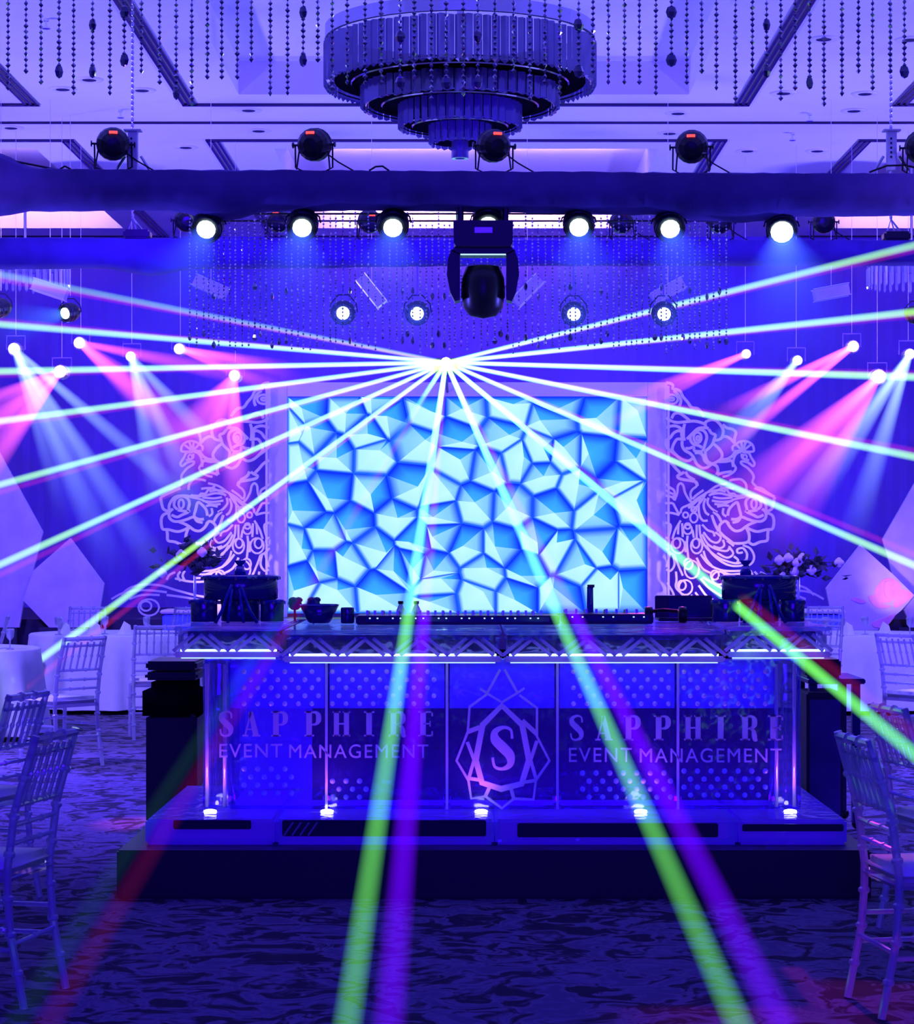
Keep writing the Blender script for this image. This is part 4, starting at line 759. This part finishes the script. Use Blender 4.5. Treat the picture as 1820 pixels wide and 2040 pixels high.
# ================================================================== things on the bar
GZ = 1.2 + 0.003; GD = 11.75
def g3(px, D=GD): return P(px, 0, D).x
def drums(px, label, D=11.75):
    e = empty('drum_cluster', (g3(px, D), D, GZ + 0.005), label, 'drums', 'small drum clusters at both ends of the bar')
    def drum(c, r, z0, z1, n=8):
        o = MB().lathe([(r * 0.96, z0), (r, z0 + 0.004), (r, z1 - 0.004), (r * 0.96, z1)], 24, Matrix.Translation((c[0], c[1], 0))).build('drum', M['drum'], e, smooth=True)
        MB().lathe([(r * 1.0, z1 - 0.014), (r * 1.04, z1 - 0.012), (r * 1.04, z1), (r * 0.98, z1 + 0.003)], 24, Matrix.Translation((c[0], c[1], 0)), True).build('rim', M['blueglass'], o)
        for i in range(n):
            a_ = 2 * math.pi * i / n + 0.2; MB().box((c[0] + r * 1.05 * math.cos(a_), c[1] + r * 1.05 * math.sin(a_), z1 - 0.012), (0.012, 0.012, 0.016)).build('lug', M['chrome'], o)
    drum((0.02, 0.1), 0.19, 0.112, 0.232, 14); drum((-0.16, 0.02), 0.068, 0.0, 0.11, 8); drum((0.185, 0.04), 0.06, 0.0, 0.108, 8); drum((0.02, 0.08), 0.1, 0.0, 0.108, 10)
    for s in (-1, 1):
        MB().tube([(0.02 + s * 0.02, -0.15, 0.19), (0.02 + s * 0.045, -0.16, 0.13), (0.02 + s * 0.07, -0.15, 0.06), (0.02 + s * 0.105, -0.13, 0.0)], 0.009, 8).build('stand_leg', M['blueglass'], e, smooth=True)
        MB().tube([(0.02 + s * 0.02, -0.15, 0.17), (0.02 + s * 0.03, -0.17, 0.08), (0.02 + s * 0.04, -0.16, 0.0)], 0.008, 8).build('stand_leg', M['blueglass'], e, smooth=True)
    return e
dL = drums(468, 'cluster of dark glossy drums on the left end of bar'); dR = drums(1508, 'cluster of dark glossy drums on the right end of bar')
for px, lab in ((478, 'left'), (1485, 'right')):
    e = empty('stopper_bottle', (g3(px, 11.85), 11.85, GZ + 0.005 + 0.234), 'short dark stoppered bottle standing on the %s drums' % lab, 'bottle', 'stopper bottles')
    MB().lathe([(0.028, 0), (0.03, 0.02), (0.02, 0.035), (0.02, 0.05)], 12).build('body', M['blueglass'], e); MB().lathe([(0.021, 0.032), (0.021, 0.046)], 12).build('label_band', M['white'], e); MB().lathe([(0.012, 0.05), (0.03, 0.072), (0.028, 0.078)], 12).build('stopper', M['blueglass'], e)
def console(px0, px1, hz, D, label, dots):
    e = empty('dj_console', ((g3(px0, D) + g3(px1, D)) / 2, D, GZ), label, 'console'); wd = g3(px1, D) - g3(px0, D)
    MB().bbox((0, 0, hz / 2), (wd, 0.34, hz), 0.006).build('housing', M['blackmetal'], e); MB().box((0, -0.172, hz * 0.6), (wd * 0.9, 0.004, hz * 0.5)).build('front_panel', M['drum'], e)
    for k in range(dots):
        MB().box((-wd * 0.45 + wd * 0.9 * k / dots, -0.02, hz + 0.012), (0.012, 0.03, 0.02)).build('fader', M['alu'], e)
        if k % 2 == 0: MB().lathe([(0.008, hz), (0.007, hz + 0.016)], 8, Matrix.Translation((-wd * 0.45 + wd * 0.9 * k / dots, 0.1, 0))).build('knob', M['chrome'], e)
        if k % 3 != 2: MB().box((-wd * 0.45 + wd * 0.9 * (k + 0.5) / dots, -0.1745, hz * 0.72), (0.008, 0.003, 0.006)).build('indicator', M['led'], e)
console(712, 1112, 0.045, 11.6, 'long dark mixing console with a row of small lights on bar centre', 24)
console(1118, 1296, 0.05, 11.7, 'shorter dark console beside the upright stick on the bar', 8)
e = empty('glass_bowl', (g3(637), 11.7, GZ), 'dark flared glass bowl left of the console', 'bowl')
MB().lathe([(0.05, 0), (0.06, 0.01), (0.1, 0.09), (0.095, 0.09), (0.055, 0.015), (0.0, 0.012)], 20).build('bowl', M['drum'], e, smooth=True); MB().lathe([(0.098, 0.088), (0.104, 0.092), (0.098, 0.095)], 20, ring=True).build('rim', M['blueglass'], e)
for px, lab, r, D in ((587, 'left of the bowl', 0.037, 11.95), (624, 'behind the bowl', 0.035, 12.0)):
    e = empty('rosebud', (g3(px, D), D, GZ), 'dark violet rosebud %s' % lab, 'flower', 'rosebuds by the bowl')
    MB().ball((0, 0, 0.09), r, 10, 6, (1, 1, 0.9)).build('bud', M['drum'], e); MB().tube([(0, 0, 0), (0, 0, 0.07)], 0.006).build('stem', M['leaf'], e)
    for k in range(3): MB().ball((r * 0.5 * math.cos(k * 2.1), r * 0.5 * math.sin(k * 2.1), 0.11), r * 0.62, 8, 5, (1, 1, 0.7)).build('petal', M['drum'], e)
tag(MB().lathe([(0.03, 0), (0.034, 0.005), (0.034, 0.075), (0.031, 0.08), (0.03, 0.01), (0.0, 0.008)], 16).build('dark_tumbler', M['drum'], None, (g3(694), 11.65, GZ), True), 'dark glass tumbler between bowl and console', 'tumbler')
for px, lab in ((798, 'left'), (829, 'right')):
    e = empty('small_bottle', (g3(px, 11.95), 11.95, GZ), 'small clear bottle with dark cap behind console, %s one' % lab, 'bottle', 'small capped bottles')
    MB().lathe([(0.02, 0), (0.022, 0.06), (0.01, 0.085), (0.01, 0.09)], 12).build('body', M['acrylic'], e); MB().lathe([(0.014, 0.09), (0.014, 0.105)], 12).build('cap', M['blackpaint'], e)
e = empty('upright_stick', (g3(1175, 12.0), 12.0, GZ), 'slim upright stick with dark cap in front of the screen', 'stand')
MB().lathe([(0.045, 0), (0.045, 0.012), (0.018, 0.016), (0.016, 0.17), (0.018, 0.175)], 12).build('stick', M['blueglass'], e, smooth=False); MB().box((0.004, 0, 0.182), (0.036, 0.034, 0.014)).build('cap', M['blackpaint'], e)
e = empty('laptop', (g3(1362, 12.1), 12.1, GZ), 'dark open laptop near the right end of the bar', 'laptop')
MB().bbox((0, -0.1, 0.01), (0.3, 0.2, 0.016), 0.004).build('keyboard', M['blackmetal'], e); MB().bbox((0, 0.03, 0.07), (0.3, 0.012, 0.12), 0.004).build('lid', M['blackpaint'], e); MB().box((0.03, 0.023, 0.07), (0.22, 0.003, 0.1)).build('display', M['drum'], e)
e = empty('headphones', (g3(1325, 11.6), 11.6, GZ), 'black headphones lying beside the laptop', 'headphones')
for s in (-1, 1): MB().lathe([(0.0, -0.02), (0.04, -0.018), (0.043, 0.0), (0.04, 0.02), (0, 0.022)], 14, Matrix.Translation((s * 0.085, 0, 0.044)) @ Matrix.Rotation(math.pi / 2, 4, 'Y')).build('ear_cup', M['blackmetal'], e, smooth=True)
MB().tube([(-0.085, 0, 0.044), (-0.07, 0.06, 0.06), (0, 0.1, 0.065), (0.07, 0.06, 0.06), (0.085, 0, 0.044)], 0.01, 8).build('headband', M['blackmetal'], e)
# ================================================================== black things beside the bar
e = empty('equipment_trolley', (P(352, 0, 13.3).x, 13.3, 0), 'black cloth covered trolley left of the ice bar', 'trolley')
kt = 13.3 / F
MB().bbox((0, 0, 0.33), (100 * kt, 0.5, 0.62), 0.02).build('cabinet', M['blackpaint'], e); MB().bbox((-0.005, 0, 0.7), (112 * kt, 0.54, 0.24), 0.05).build('folded_cloth', M['velvet'], e, smooth=True)
MB().bbox((0, 0, 0.855), (104 * kt, 0.5, 0.045), 0.015).build('tray', M['blackpaint'], e); MB().bbox((0, 0, 0.915), (100 * kt, 0.5, 0.05), 0.012).build('tray', M['blackmetal'], e)
e = empty('speaker_box', (P(1632, 0, 13.0).x, 13.0, 0), 'tall black speaker box under the side table right of bar', 'speaker')
MB().bbox((0, 0, 0.42), (72 * 13 / F, 0.4, 0.72), 0.01).build('cabinet', M['blackpaint'], e); MB().box((0, -0.203, 0.42), (60 * 13 / F, 0.006, 0.64)).build('grille', M['blackcloth'], e); MB().box((-0.04, 0, 0.03), (50 * 13 / F, 0.36, 0.06)).build('foot', M['blackpaint'], e)
e = empty('side_table', (P(1650, 0, 13.2).x, 13.2, 0), 'dark side table with thin legs right of ice bar', 'table'); kt = 13.2 / F
MB().bbox((0, 0, 0.835), (112 * kt, 0.6, 0.03), 0.006).build('table_top', M['drum'], e); MB().bbox((-0.05, 0.05, 0.9), (70 * kt, 0.36, 0.1), 0.01).build('case', M['blackmetal'], e)
for sx in (-1, 1):
    for sy in (-1, 1):
        o = MB().box((sx * 40 * kt * (1.0 if sx > 0 else 1.1), sy * 0.24, 0.43), (0.045, 0.045, 0.78)).build('leg', M['drum'], e); MB().ball((sx * 40 * kt * (1.0 if sx > 0 else 1.1) + 0.01, sy * 0.24, 0.035), 0.033, 10, 6).build('castor', M['blackmetal'], o)
# ================================================================== chairs
def leg_pts(pts, n=14):
    out, rs = [], []
    q = [Vector(p) for p in pts]; seg = [(q[i + 1] - q[i]).length for i in range(len(q) - 1)]; tot = sum(seg)
    return q
def bamboo(pts, r, rings):
    """acrylic stick with turned rings"""
    b = MB(); q = [Vector(p) for p in pts]; n = 18; P_ = []; R_ = []
    ln = [0]
    for i in range(len(q) - 1): ln.append(ln[-1] + (q[i + 1] - q[i]).length)
    tot = ln[-1]
    def at(s):
        for i in range(len(q) - 1):
            if s <= ln[i + 1] or i == len(q) - 2: return q[i].lerp(q[i + 1], (s - ln[i]) / (ln[i + 1] - ln[i]))
    ss = sorted({tot * i / 8 for i in range(9)} | {max(0, min(tot, tot * g + d)) for g in rings for d in (-0.012, -0.005, 0.005, 0.012)})
    for s in ss:
        P_.append(at(s)); R_.append(r * (1.45 if any(abs(s - tot * g) < 0.008 for g in rings) else 1.0))
    b.tube(P_, R_, 8); return b
def make_chair():
    e = empty('chiavari_chair', (0, 0, 0), 'x', 'chair'); A = M['acrylic']; W_ = 0.19
    for s in (-1, 1):
        bamboo([(s * W_, -0.25, 0), (s * W_, -0.2, 0.25), (s * W_, -0.185, 0.45), (s * W_, -0.215, 0.68), (s * W_ * 0.95, -0.29, 0.94)], 0.015, (0.13, 0.27, 0.4, 0.56, 0.7, 0.84)).build('leg', A, e)
        bamboo([(s * W_ * 1.03, 0.2, 0), (s * W_, 0.185, 0.44)], 0.0145, (0.25, 0.5, 0.75)).build('leg', A, e)
        for z in (0.2, 0.3): bamboo([(s * W_, -0.2, z), (s * W_, 0.19, z)], 0.009, (0.5,)).build('stretcher', A, e)
    for z in (0.24, 0.33): bamboo([(-W_, 0.19, z), (W_, 0.19, z)], 0.009, (0.33, 0.66)).build('stretcher', A, e)
    bamboo([(-W_, -0.205, 0.22), (W_, -0.205, 0.22)], 0.009, (0.5,)).build('stretcher', A, e)
    for z, r in ((0.925, 0.015), (0.875, 0.009), (0.7, 0.01), (0.63, 0.009), (0.565, 0.009)):
        y = -0.185 - max(0, (z - 0.45)) * 0.13 - max(0, z - 0.68) * 0.16; bamboo([(-W_, y, z), (W_, y, z)], r, (0.33, 0.66)).build('back_rail', A, e)
    for k in range(6):
        x_ = -0.145 + 0.058 * k; bamboo([(x_, -0.224, 0.7), (x_, -0.285, 0.9)], 0.0075, (0.5,)).build('spindle', A, e)
    MB().bbox((0, 0, 0.445), (0.41, 0.4, 0.025), 0.01).build('seat', A, e)
    MB().bbox((0, 0, 0.48), (0.4, 0.39, 0.05), 0.022).build('cushion', M['cushion'], e, smooth=True)
    return e
proto = make_chair(); first = [True]
def chair(x, y, rz, label):
    if first[0]: proto.location = (x, y, 0.002); proto.rotation_euler = (0, 0, math.radians(rz)); proto['label'] = label; proto['group'] = 'clear acrylic chairs'; first[0] = False; return proto
    return copy_tree(proto, (x, y, 0.002), math.radians(rz), label, 'clear acrylic chairs')
chair(-1.745, 8.18, 78, 'clear acrylic chair closest to the camera at lower left')
chair(-2.25, 10.35, 74, 'clear acrylic chair partly cut by left edge behind the nearest one')
chair(1.60, 8.0, -82, 'clear acrylic chair closest to the camera at lower right')
chair(1.98, 9.5, -78, 'clear acrylic chair cut by right edge behind the nearest one')
chair(-2.98, 16.7, 48, 'clear acrylic chair with white cushion pulled up to left table')
chair(-2.62, 19.1, 12, 'clear acrylic chair just left of the black trolley, seen from behind')
chair(3.36, 17.3, -52, 'clear acrylic chair with tall curved back at right table')
chair(2.98, 20.3, 150, 'clear acrylic chair behind the side table at right')
chair(3.75, 24.4, 175, 'clear acrylic chair behind the right draped table')
chair(-4.05, 24.2, 185, 'clear acrylic chair behind second left table, far side')
chair(-3.05, 24.0, 160, 'clear acrylic chair behind second left table, nearer the trolley')
chair(-4.55, 21.2, 100, 'clear acrylic chair between the two left tables')
chair(-5.0, 20.9, 190, 'clear acrylic chair behind the bottles of the left table')
chair(4.7, 21.2, -120, 'clear acrylic chair at right edge beyond the table')
# ================================================================== tables
def table(x, y, r, name):
    e = empty('banquet_table', (x, y, 0.003), 'round banquet table under white cloth, ' + name, 'table', 'round banquet tables')
    MB().lathe([(0.02, 0.70), (r - 0.03, 0.70), (r - 0.02, 0.715), (r - 0.03, 0.73), (0.02, 0.73)], 32).build('table_top', M['white'], e); MB().lathe([(0.25, 0), (0.25, 0.02), (0.04, 0.05), (0.04, 0.69)], 16).build('pedestal', M['blackmetal'], e)
    b = MB(); n = 96; rings = ((0.001, 0.738), (r * 0.6, 0.738), (r - 0.01, 0.738), (r + 0.005, 0.725), (r + 0.02, 0.55), (r + 0.04, 0.3), (r + 0.06, 0.04)); vs = []; fs = []
    for j, (rr, z) in enumerate(rings):
        for i in range(n):
            a_ = 2 * math.pi * i / n; amp = 0.045 * max(0, j - 3) / 3; q = rr + amp * (math.sin(a_ * 14 + x) + 0.5 * math.sin(a_ * 23 + 1.3 * x)); vs.append((q * math.cos(a_), q * math.sin(a_), z))
    for j in range(len(rings) - 1):
        for i in range(n): fs.append((j * n + i, j * n + (i + 1) % n, (j + 1) * n + (i + 1) % n, (j + 1) * n + i))
    fs.append(tuple(range(n)))
    tag(b.add(vs, fs).build('tablecloth', M['cloth'], None, (x, y, 0.003), True), 'white floor-length cloth on the ' + name, 'tablecloth', 'white tablecloths')
table(-4.45, 19.2, 0.85, 'table at the left edge'); table(-3.5, 22.5, 0.8, 'table left of the trolley'); table(3.75, 22.4, 0.8, 'table right of the ice bar')
TZ = 0.743
def vase(x, y, r, h, label):
    tag(MB().lathe([(r * 0.8, 0), (r, 0.01), (r, h * 0.9), (r * 0.9, h), (r * 0.85, h), (r * 0.85, 0.02), (0.0, 0.02)], 16).build('blue_vase', M['blueglass'], None, (x, y, TZ), True), label, 'vase')
vase(-3.93, 19.0, 0.045, 0.2, 'tall cobalt glass vase at the left edge table'); vase(-4.1, 18.8, 0.05, 0.16, 'shorter cobalt glass vase cut by the left edge')
def goblet(x, y, label, grp):
    tag(MB().lathe([(0.035, 0), (0.035, 0.004), (0.006, 0.01), (0.006, 0.07), (0.03, 0.1), (0.036, 0.15), (0.032, 0.17), (0.03, 0.17), (0.026, 0.1), (0, 0.08)], 14).build('wine_glass', M['acrylic'], None, (x, y, TZ), True), label, 'glass', grp)
goblet(-3.78, 18.9, 'wine glass beside the cobalt vase on the left edge table', None)
for i in range(3): goblet(-3.1 - 0.42 * i, 22.0 + 0.15 * (i % 2), ('right', 'middle', 'left')[i] + ' wine glass on the table left of the trolley', 'wine glasses left of the trolley')
for i in range(3): goblet(3.35 + 0.4 * i, 21.9 + 0.15 * (i % 2), ('left', 'middle', 'right')[i] + ' wine glass on the table right of bar', 'wine glasses right of the bar')
def napkin(x, y, label, g):
    tag(MB().add([(-0.07, 0, 0), (0.07, 0, 0), (0, 0.05, 0), (-0.01, 0.02, 0.13), (0.05, 0.03, 0.09), (0, -0.06, 0)], [(0, 5, 3), (5, 1, 4), (5, 4, 3), (1, 2, 4), (2, 3, 4), (2, 0, 3), (0, 2, 1, 5)]).build('folded_napkin', M['cloth'], None, (x, y, TZ)), label, 'napkin', g)
for i in range(3): napkin(-3.3 - 0.3 * i, 21.95 + 0.05 * i, ('right', 'middle', 'left')[i] + ' folded white napkin on the table left of trolley', 'napkins left of the trolley')
for i in range(2): napkin(3.55 + 0.35 * i, 21.85, ('left', 'right')[i] + ' folded white napkin on the table right of the bar', 'napkins right of the bar')
# ================================================================== geometric panels, flowers, stage fronts
def poly_panel(pts, D, mat, label, thick=0.08):
    q = [P(x_, y_, D) for x_, y_ in pts]; bx_ = sum(v.x for v in q) / len(q); zlow = min(v.z for v in q)
    e = empty('faceted_panel', (bx_, D, zlow), label, 'panel', 'faceted printed panels on the stage')
    MB().prism([(v.x - bx_, v.z - zlow) for v in q], 0, thick).build('board', mat, e)
    MB().box((0, 0.04, -(zlow - 0.003) / 2), (0.7, 0.06, zlow - 0.003)).build('foot', M['blackpaint'], e)
    return e, bx_, zlow
poly_panel([(-150, 760), (-40, 830), (85, 1060), (66, 1137), (47, 1196), (38, 1250), (-150, 1250)], 33.6, M['panelprint'], 'tall pale faceted panel at the left edge')
poly_panel([(140, 1072), (207, 1163), (193, 1250), (98, 1250), (46, 1196), (66, 1137)], 33.3, M['panelprint'], 'lower pale hexagonal panel left of the peacock')
poly_panel([(1960, 760), (1880, 860), (1757, 1075), (1770, 1118), (1776, 1142), (1822, 1186), (1800, 1215), (1815, 1250), (1960, 1250)], 33.6, M['panelprint'], 'tall pale faceted panel at the right edge')
pe, pbx, pz = poly_panel([(1713, 1085), (1645, 1172), (1662, 1255), (1748, 1255), (1796, 1215), (1821, 1186), (1776, 1142)], 33.3, M['panelprint'], 'hexagonal panel printed with a large peach rose')
spot('added_rose_fill', (pbx + 0.3, 32.5, 0.7), (pbx + 0.35, 33.3, 1.1), 26, (1.0, 0.55, 0.45), 80, 0.9, 0.05)  # added warm spot that brings out the peach of the rose
def petal(pts, k): 
    q = [P(x_, y_, 33.3) for x_, y_ in pts]; q = smooth_pts([(v.x - pbx, v.z - pz) for v in q], 4, True); MB().prism(q, -0.004 - 0.003 * k, 0.001).build('printed_petal', M['rose'], pe)
PX = lambda c: (1620 + c[0] * 0.1765, 900 + c[1] * 0.1765)
for k, pts in enumerate(([(700, 1540), (790, 1440), (890, 1430), (980, 1500), (970, 1600), (860, 1700), (740, 1690), (690, 1620)], [(980, 1560), (1060, 1570), (1125, 1620), (1040, 1700), (940, 1760), (900, 1720)], [(620, 1640), (700, 1620), (800, 1720), (880, 1740), (780, 1770), (680, 1740)], [(800, 1480), (870, 1460), (900, 1550), (850, 1660), (800, 1600)], [(420, 1660), (500, 1650), (590, 1690), (520, 1710)], [(660, 1930), (760, 1890), (920, 1830), (860, 1930), (800, 1980), (690, 1980)])):
    petal([PX(c) for c in pts], k)
def flowers(cx, y, D, spread, roses, label, pale, stand_z):
    c = P(cx, y, D); e = empty('flower_arrangement', (c.x, D, stand_z), label, 'flowers', 'flower arrangements'); rnd = random.Random(cx)
    lf = MB().add([(0, 0, 0), (0.03, 0.01, 0.05), (0, 0.02, 0.12), (-0.03, 0.01, 0.05)], [(0, 1, 2, 3)]); 
    lm = MB().add([(0, 0, 0), (0.045, 0.006, 0.06), (0, 0.0, 0.15), (-0.045, 0.006, 0.06), (0, 0.02, 0.06)], [(0, 1, 4), (1, 2, 4), (2, 3, 4), (3, 0, 4), (0, 3, 2, 1)]).mesh('leaf', M['leaf'])
    zc = c.z - stand_z
    for i in range(150):
        x_ = rnd.gauss(0, spread * (0.25 if i < 100 else 0.5)); z_ = rnd.gauss(0, 0.08) - abs(x_) * 0.12 + 0.02; link('leaf', lm, e, (x_, rnd.uniform(-0.15, 0.15), zc + z_), (rnd.uniform(-2, 2), rnd.uniform(-2, 2), rnd.uniform(0, 6)))
    for (rx_, ry) in roses:
        p = P(rx_, ry, D - 0.15); o = MB().ball((0, 0, 0), 0.06, 10, 6, (1, 1, 1.05)).build('rose', M['petal'] if pale else M['leaf'], e, (p.x - c.x, -0.12, p.z - stand_z), True)
        for k in range(4): MB().ball((0.035 * math.cos(k * 1.6), -0.02, 0.035 * math.sin(k * 1.6)), 0.036, 7, 5, (1, 0.8, 1)).build('petal', M['petal'] if pale else M['leaf'], o, smooth=True)
    for k in range(8): MB().tube([(0, 0, zc - 0.1), (rnd.uniform(-1, 1) * spread * 0.5, rnd.uniform(-.1, .1), zc), (rnd.uniform(-1, 1) * spread, rnd.uniform(-.1, .1), zc + rnd.uniform(-0.15, 0.1))], 0.006, 4).build('stem', M['leaf'], e)
    MB().lathe([(0.14, 0), (0.14, 0.02), (0.02, 0.04), (0.016, zc - 0.1), (0.07, zc - 0.05)], 14).build('stand', M['acrylic'], e)
flowers(388, 1112, 30.0, 0.42, ((360, 1105), (402, 1100), (322, 1142)), 'dark flower arrangement on a clear stand at left', True, 0.003)
flowers(1590, 1128, 30.0, 0.62, ((1570, 1112), (1583, 1140), (1616, 1136), (1587, 1122), (1598, 1112), (1552, 1116), (1671, 1121), (1560, 1150)), 'white rose arrangement with dark leaves at right', True, 0.003)
for (px0, px1, lab) in ((330, 420, 'left'), (1600, 1672, 'right')):
    D = 31.5; c = (P(px0, 0, D).x + P(px1, 0, D).x) / 2; wd = P(px1, 0, D).x - P(px0, 0, D).x
    e = empty('stage_table', (c, D, 0.003), 'blue lit draped low table before the stage, ' + lab + ' side', 'table', 'blue draped tables')
    MB().bbox((0, 0, 0.33), (wd, 0.7, 0.64), 0.02).build('skirt', M['stageblue'], e); MB().bbox((0, 0, 0.69), (wd + 0.06, 0.76, 0.05), 0.015).build('top', M['white'], e)
